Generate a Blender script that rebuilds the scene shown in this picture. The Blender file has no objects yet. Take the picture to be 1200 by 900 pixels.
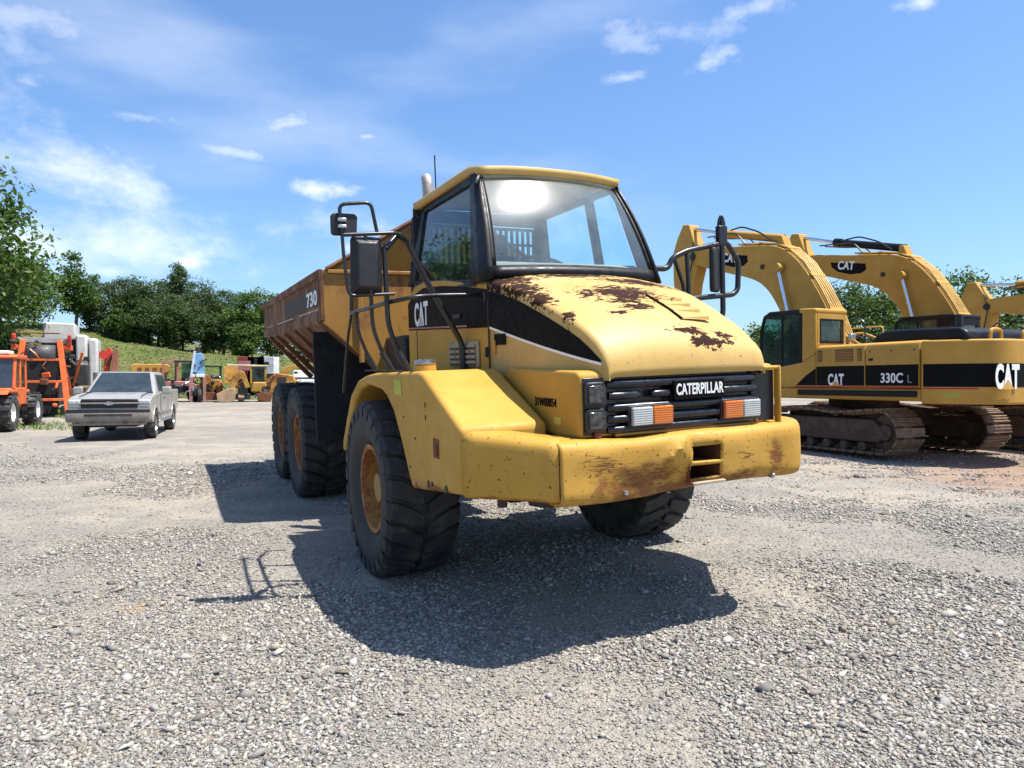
import bpy, bmesh, math, random
import numpy as np
from mathutils import Vector, Matrix, Euler

R = math.radians
scene = bpy.context.scene
COL = scene.collection
random.seed(7)
RNG = np.random.default_rng(11)

# ------------------------------------------------------------------ camera, sky, sun, exposure
CAM_H = 1.68
cam_data = bpy.data.cameras.new('camera')
cam_data.lens = 24.9
cam_data.sensor_width = 36.0
cam_data.clip_start = 0.05
cam_data.clip_end = 4000.0
cam = bpy.data.objects.new('camera', cam_data)
COL.objects.link(cam)
cam.location = (0, 0, CAM_H)
cam.rotation_euler = (R(90) - math.atan(3 / 830.0), 0, 0)
scene.camera = cam

SUN_EL, SUN_AZ = R(67.5), R(103.0)        # azimuth measured from +Y towards +X
world = bpy.data.worlds.new('World')
scene.world = world
world.use_nodes = True
wn, wl = world.node_tree.nodes, world.node_tree.links
wn.clear()


def build_world():
    out = wn.new('ShaderNodeOutputWorld')
    bg = wn.new('ShaderNodeBackground')
    bg.inputs['Strength'].default_value = 0.07
    sky = wn.new('ShaderNodeTexSky')
    sky.sky_type = 'NISHITA'
    sky.sun_disc = False
    sky.sun_elevation = SUN_EL
    sky.sun_rotation = SUN_AZ
    sky.altitude = 300
    sky.air_density = 1.2
    sky.dust_density = 1.4
    sky.ozone_density = 2.5
    tc = wn.new('ShaderNodeTexCoord')

    def math_(op, a=None, b=None, va=0.0, vb=0.0, clamp=False):
        n = wn.new('ShaderNodeMath'); n.operation = op; n.use_clamp = clamp
        if a is not None: wl.new(a, n.inputs[0])
        else: n.inputs[0].default_value = va
        if b is not None: wl.new(b, n.inputs[1])
        else: n.inputs[1].default_value = vb
        return n.outputs[0]
    # cloud field in direction space: soft lens-shaped clouds with fractal edges
    nz = wn.new('ShaderNodeTexNoise'); nz.inputs['Scale'].default_value = 10.0
    nz.inputs['Detail'].default_value = 6.0; nz.inputs['Roughness'].default_value = 0.62
    mp = wn.new('ShaderNodeMapping'); mp.inputs['Scale'].default_value = (1.0, 1.0, 1.7)
    wl.new(tc.outputs['Generated'], mp.inputs['Vector']); wl.new(mp.outputs[0], nz.inputs['Vector'])
    nz2 = wn.new('ShaderNodeTexNoise'); nz2.inputs['Scale'].default_value = 2.3
    nz2.inputs['Detail'].default_value = 5.0
    mp2 = wn.new('ShaderNodeMapping'); mp2.inputs['Scale'].default_value = (1.0, 1.0, 3.4)
    mp2.inputs['Rotation'].default_value = (0.2, 0.15, 0.0)
    wl.new(tc.outputs['Generated'], mp2.inputs['Vector']); wl.new(mp2.outputs[0], nz2.inputs['Vector'])
    # broad thin veil everywhere
    veil = wn.new('ShaderNodeMapRange'); veil.interpolation_type = 'SMOOTHSTEP'
    veil.inputs['From Min'].default_value = 0.47; veil.inputs['From Max'].default_value = 0.78
    veil.inputs['To Max'].default_value = 0.26
    wl.new(nz2.outputs['Fac'], veil.inputs['Value'])
    total = veil.outputs[0]

    def dirn(u, v):
        d = Vector(((u - 600) / 830.0, 1.0, (447 - v) / 830.0)); return d.normalized()
    # (u, v, half width, half height, strength, edge raggedness, rotation)
    banks = [(60, 195, 165, 55, .85, .8, .28), (-60, 90, 170, 90, .40, 1.1, .2), (120, 290, 260, 70, .72, .67, .05),
             (36, 96, 55, 24, .45, 1.3, .35), (330, 268, 150, 34, .40, 1.1, -.05), (268, 178, 62, 10, .42, 1.4, .2),
             (335, 146, 46, 17, .50, 1.5, -.3), (375, 222, 62, 17, .95, 1.0, .08), (350, 219, 22, 14, .6, .8, 0), (225, 306, 40, 24, 1.15, .7, .0),
             (135, 318, 48, 22, .95, .8, .0), (415, 290, 36, 16, .75, .8, .0), (155, 136, 60, 9, .40, 1.4, .12),
             (800, 36, 80, 20, .26, 1.9, -.1), (822, 76, 48, 15, .40, 1.9, -.35), (890, 8, 54, 16, .40, 1.7, -.3),
             (1078, 2, 34, 13, .8, 1.0, -.1), (735, 92, 30, 9, .4, 1.6, -.2), (430, 160, 24, 8, .5, 1.3, 0), (30, 20, 120, 26, .35, 1.3, .2),
             (-420, 180, 260, 70, .8, 1.0, .0), (1600, 220, 260, 60, .6, 1.1, .0), (1900, 60, 220, 50, .6, 1.1, .1)]
    ragged = {}
    for (u, v, hw, hh, st, rag, rot) in banks:
        c = dirn(u, v)
        right = Vector((1, 0, 0)) - c * c.x; right.normalize()
        up = right.cross(c); up.normalize()
        cr, sr = math.cos(rot), math.sin(rot)
        r2, u2 = right * cr - up * sr, right * sr + up * cr
        rotm = Matrix((r2, c, u2)).transposed()
        mpn = wn.new('ShaderNodeMapping'); mpn.vector_type = 'TEXTURE'
        mpn.inputs['Location'].default_value = c
        mpn.inputs['Rotation'].default_value = rotm.to_euler()
        mpn.inputs['Scale'].default_value = (hw / 830.0 * c.y, 1.0, hh / 830.0 * c.y)
        wl.new(tc.outputs['Generated'], mpn.inputs['Vector'])
        ln = wn.new('ShaderNodeVectorMath'); ln.operation = 'LENGTH'; wl.new(mpn.outputs[0], ln.inputs[0])
        rag = round(rag * 3) / 3
        if rag not in ragged:
            n = wn.new('ShaderNodeMath'); n.operation = 'MULTIPLY_ADD'; wl.new(nz.outputs['Fac'], n.inputs[0])
            n.inputs[1].default_value = rag * 3.4; n.inputs[2].default_value = 0.88 - rag * 1.7
            ragged[rag] = n.outputs[0]
        mr = wn.new('ShaderNodeMapRange'); mr.interpolation_type = 'SMOOTHSTEP'
        mr.inputs['From Min'].default_value = 0.0; mr.inputs['From Max'].default_value = 1.25
        mr.inputs['To Max'].default_value = st * 0.92
        wl.new(math_('SUBTRACT', ragged[rag], ln.outputs['Value']), mr.inputs['Value'])
        total = math_('MAXIMUM', total, mr.outputs[0])
    total = math_('MINIMUM', total, None, vb=0.97)
    mix = wn.new('ShaderNodeMix'); mix.data_type = 'RGBA'
    wl.new(total, mix.inputs['Factor'])
    tint = wn.new('ShaderNodeMix'); tint.data_type = 'RGBA'; tint.blend_type = 'MULTIPLY'
    tint.inputs['Factor'].default_value = 1.0
    tint.inputs['B'].default_value = (1.06, 1.34, 1.66, 1)
    wl.new(sky.outputs[0], tint.inputs['A'])
    wl.new(tint.outputs['Result'], mix.inputs['A'])
    mix.inputs['B'].default_value = (10.6, 10.9, 11.3, 1)
    wl.new(mix.outputs['Result'], bg.inputs['Color'])
    wl.new(bg.outputs[0], out.inputs['Surface'])


build_world()
sun_d = bpy.data.lights.new('sun', 'SUN')
sun_d.energy = 5.0
sun_d.angle = R(0.53)
sun_d.color = (1.0, 0.955, 0.88)
sun = bpy.data.objects.new('sun', sun_d)
COL.objects.link(sun)
SUN_DIR = Vector((math.sin(SUN_AZ) * math.cos(SUN_EL), math.cos(SUN_AZ) * math.cos(SUN_EL), math.sin(SUN_EL)))
sun.rotation_euler = SUN_DIR.to_track_quat('Z', 'Y').to_euler()
sun.location = (20, 5, 40)

scene.view_settings.view_transform = 'Standard'
scene.view_settings.look = 'None'
scene.view_settings.exposure = 0.85
scene.view_settings.gamma = 1.0
scene.view_settings.use_curve_mapping = False
scene.render.resolution_x, scene.render.resolution_y = 1024, 768

# ------------------------------------------------------------------ material helpers


class NT:
    """small wrapper round a material node tree"""

    def __init__(self, name):
        self.m = bpy.data.materials.new(name); self.m.use_nodes = True
        self.n, self.l = self.m.node_tree.nodes, self.m.node_tree.links
        self.b = self.n['Principled BSDF']
        self.tc = self.n.new('ShaderNodeTexCoord')

    def new(self, t, **kw):
        x = self.n.new(t)
        for k, v in kw.items(): setattr(x, k, v)
        return x

    def set(self, node, sock, v):
        if hasattr(v, 'is_output'): self.l.new(v, node.inputs[sock])
        else: node.inputs[sock].default_value = v

    def math(self, op, a, b=0.0, clamp=False):
        x = self.new('ShaderNodeMath', operation=op, use_clamp=clamp)
        self.set(x, 0, a); self.set(x, 1, b)
        return x.outputs[0]

    def noise(self, scale, detail=4.0, rough=0.55, vec=None, stretch=None, dist=0.0):
        x = self.new('ShaderNodeTexNoise')
        x.inputs['Scale'].default_value = scale; x.inputs['Detail'].default_value = detail
        x.inputs['Roughness'].default_value = rough; x.inputs['Distortion'].default_value = dist
        v = vec if vec is not None else self.tc.outputs['Object']
        if stretch:
            mp = self.new('ShaderNodeMapping'); mp.inputs['Scale'].default_value = stretch
            self.l.new(v, mp.inputs['Vector']); v = mp.outputs[0]
        self.l.new(v, x.inputs['Vector'])
        return x.outputs['Fac']

    def ramp(self, v, a, b, lo=0.0, hi=1.0):
        x = self.new('ShaderNodeMapRange', interpolation_type='SMOOTHSTEP')
        self.set(x, 'Value', v)
        x.inputs['From Min'].default_value = a; x.inputs['From Max'].default_value = b
        x.inputs['To Min'].default_value = lo; x.inputs['To Max'].default_value = hi
        return x.outputs[0]

    def mix(self, f, a, b, mode='MIX'):
        x = self.new('ShaderNodeMix', data_type='RGBA', blend_type=mode)
        self.set(x, 'Factor', f)
        self.set(x, 'A', a if hasattr(a, 'is_output') else (*a, 1)); self.set(x, 'B', b if hasattr(b, 'is_output') else (*b, 1))
        return x.outputs['Result']

    def blobs(self, items, vec=None):
        """max over ellipsoids of 1 - normalised distance (object space)"""
        tot = None
        v = vec if vec is not None else self.tc.outputs['Object']
        for (c, r) in items:
            s = self.new('ShaderNodeVectorMath', operation='SUBTRACT'); self.l.new(v, s.inputs[0]); s.inputs[1].default_value = c
            d = self.new('ShaderNodeVectorMath', operation='DIVIDE'); self.l.new(s.outputs[0], d.inputs[0]); d.inputs[1].default_value = r
            ln = self.new('ShaderNodeVectorMath', operation='LENGTH'); self.l.new(d.outputs[0], ln.inputs[0])
            e = self.math('SUBTRACT', 1.0, ln.outputs['Value'])
            tot = e if tot is None else self.math('MAXIMUM', tot, e)
        return self.math('MAXIMUM', tot, -1.0)

    def bump(self, h, strength=0.2, dist=0.01):
        x = self.new('ShaderNodeBump'); x.inputs['Strength'].default_value = strength; x.inputs['Distance'].default_value = dist
        self.l.new(h, x.inputs['Height']); self.l.new(x.outputs[0], self.b.inputs['Normal'])

    def fin(self, col=None, rough=None, metal=None, spec=None):
        for k, v in (('Base Color', col), ('Roughness', rough), ('Metallic', metal), ('Specular IOR Level', spec)):
            if v is None: continue
            if k == 'Base Color' and not hasattr(v, 'is_output'): v = (*v, 1)
            self.set(self.b, k, v)
        return self.m


def plain(name, col, rough=0.5, metal=0.0, var=0.25, vscale=3.0, dust=0.0, dustcol=(.36, .31, .25), bump=0.0, bscale=40.0, spec=None):
    t = NT(name)
    n = t.noise(vscale, 5)
    c = t.mix(t.ramp(n, .3, .7), tuple(x * (1 - var) for x in col), tuple(min(1, x * (1 + var * .6)) for x in col))
    if dust > 0:
        g = t.noise(vscale * 2.7, 7, .65)
        c = t.mix(t.ramp(g, .62 - .3 * dust, .95 - .2 * dust, 0, min(1, dust)), c, dustcol)
    r = t.ramp(t.noise(vscale * 4, 4), .25, .75, max(.02, rough - .1), min(1, rough + .12))
    if bump: t.bump(t.noise(bscale, 6), bump, .01)
    return t.fin(c, r, metal, spec)


YEL = (.50, .270, .038)


def paint_yellow(name, chips=(), rust=(), base=YEL, fade=.35, amount=.0, scratch=(), rough=.55, chipcol=(.024, .011, .008), chipscale=24.0):
    """faded machine yellow; chips/rust/scratch are ellipsoids of wear (object space)"""
    t = NT(name)
    n = t.noise(1.7, 5)
    c = t.mix(t.ramp(n, .3, .75), tuple(x * .88 for x in base), (base[0] * 1.05, base[1] * 1.09, base[2] * 1.4))
    streak = t.noise(3.0, 6, .6, stretch=(3.5, 3.5, .35))
    c = t.mix(t.ramp(streak, .52, .82, 0, .35 * fade + .2), c, (.28, .155, .045))
    grime = t.noise(9.0, 8, .7)
    c = t.mix(t.ramp(grime, .60, .82, 0, .30), c, (.22, .13, .05))
    spots = t.ramp(t.noise(38.0, 3, .5), .70 - amount * .1, .73 - amount * .1)
    c = t.mix(t.math('MULTIPLY', spots, .35 + amount), c, (.10, .045, .02))
    rough_v = t.ramp(t.noise(6, 5), .3, .7, rough - .08, rough + .12)
    if rust:
        f = t.blobs(rust)
        m = t.ramp(t.math('ADD', t.math('MULTIPLY', f, .75), t.math('MULTIPLY', t.math('SUBTRACT', t.noise(7, 9, .72, stretch=(1, 1, 2.2)), .5), 1.9)), .18, .62)
        c = t.mix(t.math('MULTIPLY', m, .88), c, t.mix(t.noise(20, 5), (.085, .028, .010), (.30, .11, .028)))
    if scratch:
        f = t.blobs(scratch)
        s = t.noise(16, 6, .7, stretch=(.8, .8, 6.0), dist=.6)
        m = t.ramp(t.math('ADD', t.math('MULTIPLY', f, .5), t.math('MULTIPLY', t.math('SUBTRACT', s, .5), 2.0)), .38, .5)
        c = t.mix(t.math('MULTIPLY', m, .85), c, (.13, .045, .018))
    if chips:
        f = t.blobs(chips)
        s = t.math('SUBTRACT', t.noise(chipscale, 8, .68, stretch=(1.5, .62, 1.0)), .5)
        s2 = t.math('SUBTRACT', t.noise(4.0, 3, .5), .5)
        v = t.math('ADD', t.math('ADD', t.math('MULTIPLY', f, .85), t.math('MULTIPLY', s, 2.5)), t.math('MULTIPLY', s2, .8))
        m = t.ramp(v, .36, .41)
        c = t.mix(m, c, t.mix(t.noise(30, 4), chipcol, tuple(x * 2.0 for x in chipcol)))
        rough_v = t.mix(m, (rough, rough, rough), (.85, .85, .85))
        t.l.new(t.ramp(m, 0, 1, .4, .06), t.b.inputs['Specular IOR Level'])
        bp = t.new('ShaderNodeBump'); bp.invert = True; bp.inputs['Strength'].default_value = .5; bp.inputs['Distance'].default_value = .004
        t.l.new(m, bp.inputs['Height']); t.l.new(bp.outputs[0], t.b.inputs['Normal'])
    else:
        t.bump(t.noise(2.2, 3), .12, .02)
        t.b.inputs['Specular IOR Level'].default_value = .28
    return t.fin(c, rough_v)


def rusty(name, base=YEL, rustcol=(.135, .045, .018), amount=.5, scale=2.2):
    t = NT(name)
    n = t.noise(scale, 9, .68)
    c0 = t.mix(t.ramp(t.noise(1.2, 4), .3, .7), tuple(x * .75 for x in base), base)
    rc = t.mix(t.noise(11, 6), tuple(x * .55 for x in rustcol), tuple(min(1, x * 1.9) for x in rustcol))
    st = t.noise(3.5, 6, .6, stretch=(2.6, 2.6, .4))
    m = t.ramp(t.math('ADD', t.math('MULTIPLY', n, .65), t.math('MULTIPLY', st, .35)), .74 - amount * .55, .86 - amount * .5)
    t.bump(n, .25, .01)
    return t.fin(t.mix(m, c0, rc), t.ramp(m, 0, 1, .5, .85))


def glass(name, tint=(.75, .86, .84), refl=1.0, rough=.02, dirt=.12, dirtcol=(.55, .53, .48), gloss_rough=None):
    """thin sheet glass: see-through with a tint, mirror-like at grazing angles, slight dust film"""
    t = NT(name)
    t.n.remove(t.b)
    out = t.n['Material Output']
    tr = t.new('ShaderNodeBsdfTransparent'); tr.inputs[0].default_value = (*tint, 1)
    gl = t.new('ShaderNodeBsdfGlossy'); gl.inputs['Roughness'].default_value = rough
    gl.inputs[0].default_value = (.95, .97, 1, 1)
    fr = t.new('ShaderNodeFresnel')
    geo = t.new('ShaderNodeNewGeometry')      # a sheet has air on both sides: same reflectance from behind
    t.l.new(t.math('SUBTRACT', 1.52, t.math('MULTIPLY', geo.outputs['Backfacing'], 1.52 - 1 / 1.52)), fr.inputs['IOR'])
    f = t.math('MULTIPLY', fr.outputs[0], refl, clamp=True)
    m1 = t.new('ShaderNodeMixShader'); t.l.new(f, m1.inputs[0]); t.l.new(tr.outputs[0], m1.inputs[1]); t.l.new(gl.outputs[0], m1.inputs[2])
    last = m1.outputs[0]
    if gloss_rough:
        for (gr_, gw) in ((gloss_rough, .007), (gloss_rough * 2.2, .018)):      # greasy film: tight and wide lobes
            g2 = t.new('ShaderNodeBsdfGlossy'); g2.inputs['Roughness'].default_value = gr_; g2.inputs[0].default_value = (1, 1, 1, 1)
            m3 = t.new('ShaderNodeMixShader'); m3.inputs[0].default_value = gw
            t.l.new(last, m3.inputs[1]); t.l.new(g2.outputs[0], m3.inputs[2]); last = m3.outputs[0]
    df = t.new('ShaderNodeBsdfDiffuse'); df.inputs[0].default_value = (*dirtcol, 1)
    m2 = t.new('ShaderNodeMixShader')
    t.l.new(t.ramp(t.noise(2.5, 7, .6), .3, .8, dirt * .25, dirt), m2.inputs[0])
    t.l.new(last, m2.inputs[1]); t.l.new(df.outputs[0], m2.inputs[2])
    t.l.new(m2.outputs[0], out.inputs['Surface'])
    return t.m


def rubber(name, dust=.45, base=(.018, .018, .019)):
    t = NT(name)
    n = t.noise(5, 8, .65)
    c = t.mix(t.ramp(n, .42, .75, 0, dust), base, (.15, .135, .115))
    t.bump(t.noise(30, 5), .25, .006)
    return t.fin(c, t.ramp(n, .3, .7, .62, .9))


# ------------------------------------------------------------------ mesh helpers
def root(name, label, cat, loc=(0, 0, 0), rot=(0, 0, 0), group=None):
    o = bpy.data.objects.new(name, None); COL.objects.link(o)
    o.location = loc; o.rotation_euler = rot
    o.empty_display_size = .3
    tag(o, label, cat, group)
    return o


def tag(o, label=None, cat=None, group=None, kind=None):
    if label: o['label'] = label
    if cat: o['category'] = cat
    if group: o['group'] = group
    if kind: o['kind'] = kind
    return o


class MB:
    def __init__(self): self.v, self.f = [], []

    def add(self, vs, fs):
        k = len(self.v); self.v += [tuple(p) for p in vs]; self.f += [tuple(i + k for i in f) for f in fs]; return self

    def box(self, c, s, rot=None):
        h = [x / 2 for x in s]
        vs = [Vector((sx * h[0], sy * h[1], sz * h[2])) for sx in (-1, 1) for sy in (-1, 1) for sz in (-1, 1)]
        if rot is not None:
            m = Euler(rot).to_matrix(); vs = [m @ p for p in vs]
        vs = [p + Vector(c) for p in vs]
        return self.add(vs, [(0, 1, 3, 2), (4, 6, 7, 5), (0, 4, 5, 1), (2, 3, 7, 6), (0, 2, 6, 4), (1, 5, 7, 3)])

    def lim(self, x0, x1, y0, y1, z0, z1):
        return self.box(((x0 + x1) / 2, (y0 + y1) / 2, (z0 + z1) / 2), (abs(x1 - x0), abs(y1 - y0), abs(z1 - z0)))

    def prism(self, poly, a, b, axis='y'):
        """polygon of (p, q) extruded from a to b along axis; (p,q) = (x,z) for y, (y,z) for x, (x,y) for z"""
        def mk(p, q, t):
            return (p, t, q) if axis == 'y' else ((t, p, q) if axis == 'x' else (p, q, t))
        n = len(poly)
        vs = [mk(p, q, a) for p, q in poly] + [mk(p, q, b) for p, q in poly]
        fs = [tuple(range(n)), tuple(range(2 * n - 1, n - 1, -1))]
        fs += [(i, (i + 1) % n + 0, (i + 1) % n + n, i + n)[::-1] for i in range(n)]
        return self.add(vs, fs)

    def tube(self, pts, r, seg=10, cap=True, radii=None):
        pts = [Vector(p) for p in pts]
        n = len(pts); rings = []
        d0 = (pts[1] - pts[0]).normalized()
        u = d0.orthogonal().normalized()
        for i in range(n):
            if i == 0: d = pts[1] - pts[0]
            elif i == n - 1: d = pts[-1] - pts[-2]
            else: d = (pts[i + 1] - pts[i]).normalized() + (pts[i] - pts[i - 1]).normalized()
            d.normalize()
            u = (u - d * u.dot(d))
            u = u.normalized() if u.length > 1e-6 else d.orthogonal().normalized()
            w = d.cross(u)
            rr = radii[i] if radii else r
            rings.append([pts[i] + (u * math.cos(t) + w * math.sin(t)) * rr for t in [2 * math.pi * k / seg for k in range(seg)]])
        vs = [p for ring in rings for p in ring]
        fs = [(i * seg + k, i * seg + (k + 1) % seg, (i + 1) * seg + (k + 1) % seg, (i + 1) * seg + k) for i in range(n - 1) for k in range(seg)]
        if cap: fs += [tuple(range(seg))[::-1], tuple(range((n - 1) * seg, n * seg))]
        return self.add(vs, fs)

    def smooth_tube(self, pts, r, seg=10, rad=.06, steps=4):
        """tube with filleted bends"""
        P = [Vector(p) for p in pts]; out = [P[0]]
        for i in range(1, len(P) - 1):
            a, b, c = P[i - 1], P[i], P[i + 1]
            d1, d2 = (a - b), (c - b)
            k = min(rad, d1.length * .45, d2.length * .45)
            s, e = b + d1.normalized() * k, b + d2.normalized() * k
            for j in range(steps + 1):
                t = j / steps
                out.append(s * (1 - t) ** 2 + b * 2 * t * (1 - t) + e * t * t)
        out.append(P[-1])
        return self.tube(out, r, seg)

    def lathe(self, prof, c, seg=32, axis='y', close=False):
        """profile of (radius, offset along axis)"""
        n = len(prof); vs = []
        for k in range(seg):
            t = 2 * math.pi * k / seg
            for (r, o) in prof:
                a, b = r * math.cos(t), r * math.sin(t)
                p = (a, o, b) if axis == 'y' else ((o, a, b) if axis == 'x' else (a, b, o))
                vs.append((p[0] + c[0], p[1] + c[1], p[2] + c[2]))
        m = n if close else n - 1
        fs = [(k * n + i, k * n + (i + 1) % n, ((k + 1) % seg) * n + (i + 1) % n, ((k + 1) % seg) * n + i) for k in range(seg) for i in range(m)]
        if axis != 'y': fs = [f[::-1] for f in fs]
        return self.add(vs, fs)

    def grid(self, P, flip=False, skip=None):
        """P[i][j] points"""
        n, m = len(P), len(P[0])
        vs = [p for row in P for p in row]
        fs = []
        for i in range(n - 1):
            for j in range(m - 1):
                if skip and skip(i, j): continue
                f = (i * m + j, i * m + j + 1, (i + 1) * m + j + 1, (i + 1) * m + j)
                fs.append(f[::-1] if flip else f)
        return self.add(vs, fs)

    def build(self, name, mat, parent=None, smooth=False, bevel=0.0, segs=2, angle=30, recalc=True, label=None, solid=0.0):
        me = bpy.data.meshes.new(name)
        me.from_pydata(self.v, [], self.f)
        if recalc:
            bm = bmesh.new(); bm.from_mesh(me)
            bmesh.ops.recalc_face_normals(bm, faces=bm.faces); bm.to_mesh(me); bm.free()
        if mat: me.materials.append(mat)
        o = bpy.data.objects.new(name, me); COL.objects.link(o)
        if parent: o.parent = parent
        if label: o['label'] = label
        if solid:
            s = o.modifiers.new('solid', 'SOLIDIFY'); s.thickness = solid; s.offset = -1
        if bevel:
            b = o.modifiers.new('bevel', 'BEVEL'); b.width = bevel; b.segments = segs; b.limit_method = 'ANGLE'; b.angle_limit = R(angle)
            b.harden_normals = False
        if smooth or bevel:
            me.polygons.foreach_set('use_smooth', [True] * len(me.polygons))
            try:
                me.set_sharp_from_angle(angle=R(38))
            except Exception:
                pass
        return o


def text(name, s, mat, parent, org, xd, ud, w, h, bold=0.0, depth=.004, shear=0.0):
    """flat raised lettering of width w and height h; org = lower left corner, xd/ud unit directions"""
    cu = bpy.data.curves.new(name, 'FONT'); cu.body = s; cu.offset = bold; cu.extrude = .02; cu.shear = shear
    cu.space_character = 1.0 + bold * 2
    tmp = bpy.data.objects.new(name, cu); COL.objects.link(tmp)
    dg = bpy.context.evaluated_depsgraph_get()
    me = bpy.data.meshes.new_from_object(tmp.evaluated_get(dg))
    bpy.data.objects.remove(tmp); bpy.data.curves.remove(cu)
    co = np.empty(len(me.vertices) * 3); me.vertices.foreach_get('co', co); co = co.reshape(-1, 3)
    mn, mx = co.min(0), co.max(0)
    q = (co - mn) / np.maximum(mx - mn, 1e-6)
    xd, ud = Vector(xd).normalized(), Vector(ud).normalized()
    nd = xd.cross(ud)
    o_, x_, u_, n_ = (np.array(t) for t in (org, xd, ud, nd))
    co = o_ + q[:, :1] * w * x_ + q[:, 1:2] * h * u_ + q[:, 2:3] * depth * n_
    me.vertices.foreach_set('co', co.ravel()); me.update()
    me.materials.clear(); me.materials.append(mat); me.name = name
    o = bpy.data.objects.new(name, me); COL.objects.link(o); o.parent = parent
    return o


def copy_tree(o, parent=None):
    c = o.copy(); COL.objects.link(c); c.parent = parent
    for ch in [x for x in bpy.data.objects if x.parent == o]:
        copy_tree(ch, c)
    return c


def lerp(a, b, t): return a + (b - a) * t


def interp(x, xs, ys): return float(np.interp(x, xs, ys))


def sstep(a, b, x):
    t = np.clip((np.asarray(x, float) - a) / (b - a), 0, 1); return t * t * (3 - 2 * t)


# value noise on numpy arrays (for terrain)
_perm = RNG.random((256, 256))


def vnoise(x, y):
    xi, yi = np.floor(x).astype(int), np.floor(y).astype(int)
    fx, fy = x - xi, y - yi
    fx, fy = fx * fx * (3 - 2 * fx), fy * fy * (3 - 2 * fy)
    g = lambda a, b: _perm[a % 256, b % 256]
    return (g(xi, yi) * (1 - fx) + g(xi + 1, yi) * fx) * (1 - fy) + (g(xi, yi + 1) * (1 - fx) + g(xi + 1, yi + 1) * fx) * fy


def fbm(x, y, o=4):
    s, a, t = 0.0, 1.0, 0.0
    for k in range(o):
        s = s + a * vnoise(x * 2 ** k + 17.3 * k, y * 2 ** k + 5.1 * k); t += a; a *= .5
    return s / t


# ------------------------------------------------------------------ shared materials
M = {}
M['yellow'] = paint_yellow('machine_yellow')
M['yellow_exc'] = paint_yellow('excavator_yellow', base=(.48, .258, .040), fade=.3)
M['rusty_yellow'] = rusty('rusty_yellow', base=(.38, .19, .034), amount=.42)
M['bed_paint'] = rusty('rusty_body_paint', base=(.21, .095, .024), rustcol=(.088, .031, .013), amount=.62)
M['rust'] = rusty('rust_steel', base=(.20, .09, .035), amount=.75)
M['black'] = plain('black_paint', (.009, .009, .010), .42, var=.3, dust=.05, spec=.2)
M['decal_black'] = plain('black_decal', (.0055, .0055, .006), .5, var=.2, dust=.02, vscale=5, spec=.08)
M['dark'] = plain('dark_steel', (.022, .02, .019), .6, var=.4, dust=.3, vscale=5)
M['rail'] = plain('black_rail_paint', (.014, .014, .016), .33, var=.3, dust=.1, vscale=9)
M['plastic'] = plain('black_plastic', (.016, .016, .018), .5, var=.3, dust=.12, vscale=7)
M['rubber'] = rubber('tyre_rubber')
M['rubber_dusty'] = rubber('dusty_tyre_rubber', dust=.9)
M['rim'] = rusty('rusty_orange_rim', base=(.48, .22, .04), rustcol=(.20, .06, .018), amount=.62, scale=4)
M['white'] = plain('white_paint', (.72, .71, .68), .45, var=.08, dust=.15)
M['letter'] = plain('white_lettering', (.78, .78, .76), .5, var=.06, vscale=8)
M['steel'] = plain('bare_steel', (.42, .41, .39), .32, metal=.9, var=.2, vscale=8)
M['chrome'] = plain('cylinder_chrome', (.72, .72, .74), .12, metal=1.0, var=.05)
M['glass_wind'] = glass('windshield_glass', tint=(.86, .96, .96), refl=1.3, dirt=.17, rough=.015, gloss_rough=.10, dirtcol=(.52, .66, .68))
M['glass_side'] = glass('side_glass', tint=(.66, .92, .92), dirt=.03)
M['glass_green'] = glass('green_cab_glass', tint=(.28, .46, .40), dirt=.12, dirtcol=(.35, .45, .42))
M['glass_dark'] = glass('dark_vehicle_glass', tint=(.20, .25, .26), dirt=.08)
M['red'] = plain('red_paint', (.50, .035, .02), .45, var=.2, dust=.15)
M['orange'] = plain('orange_paint', (.66, .125, .022), .45, var=.18, dust=.25)
def fluted(name, col):
    t = NT(name)
    w = t.new('ShaderNodeTexWave'); w.bands_direction = 'Y'; w.inputs['Scale'].default_value = 34.0; t.l.new(t.tc.outputs['Object'], w.inputs['Vector'])
    w2 = t.new('ShaderNodeTexWave'); w2.bands_direction = 'Z'; w2.inputs['Scale'].default_value = 22.0; t.l.new(t.tc.outputs['Object'], w2.inputs['Vector'])
    h = t.math('ADD', w.outputs['Fac'], w2.outputs['Fac'])
    g = t.ramp(t.noise(9, 6, .65), .45, .75, 0, .5)
    c = t.mix(t.math('MULTIPLY', h, .3), col, tuple(x * .45 for x in col))
    t.bump(h, .5, .004)
    return t.fin(t.mix(g, c, (.26, .22, .17)), .14)


M['amber'] = fluted('amber_lens', (.72, .17, .012))
M['lens'] = fluted('clear_lens', (.52, .54, .52))
M['lamp'] = plain('headlamp_lens', (.055, .055, .055), .10, var=.8, vscale=26)
M['inside'] = plain('cab_interior_grey', (.24, .24, .225), .75, var=.15)
M['inside_dark'] = plain('cab_interior_dark', (.03, .03, .032), .8, var=.3)
M['hose'] = plain('hydraulic_hose', (.016, .015, .015), .45, dust=.25, vscale=9)
# ================================================================== the setting
TRK_POS = Vector((.114, 7.143, 0.0)); TRK_YAW, TRK_PITCH, TRK_ROLL = -1.124, .0246, .0423


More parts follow.
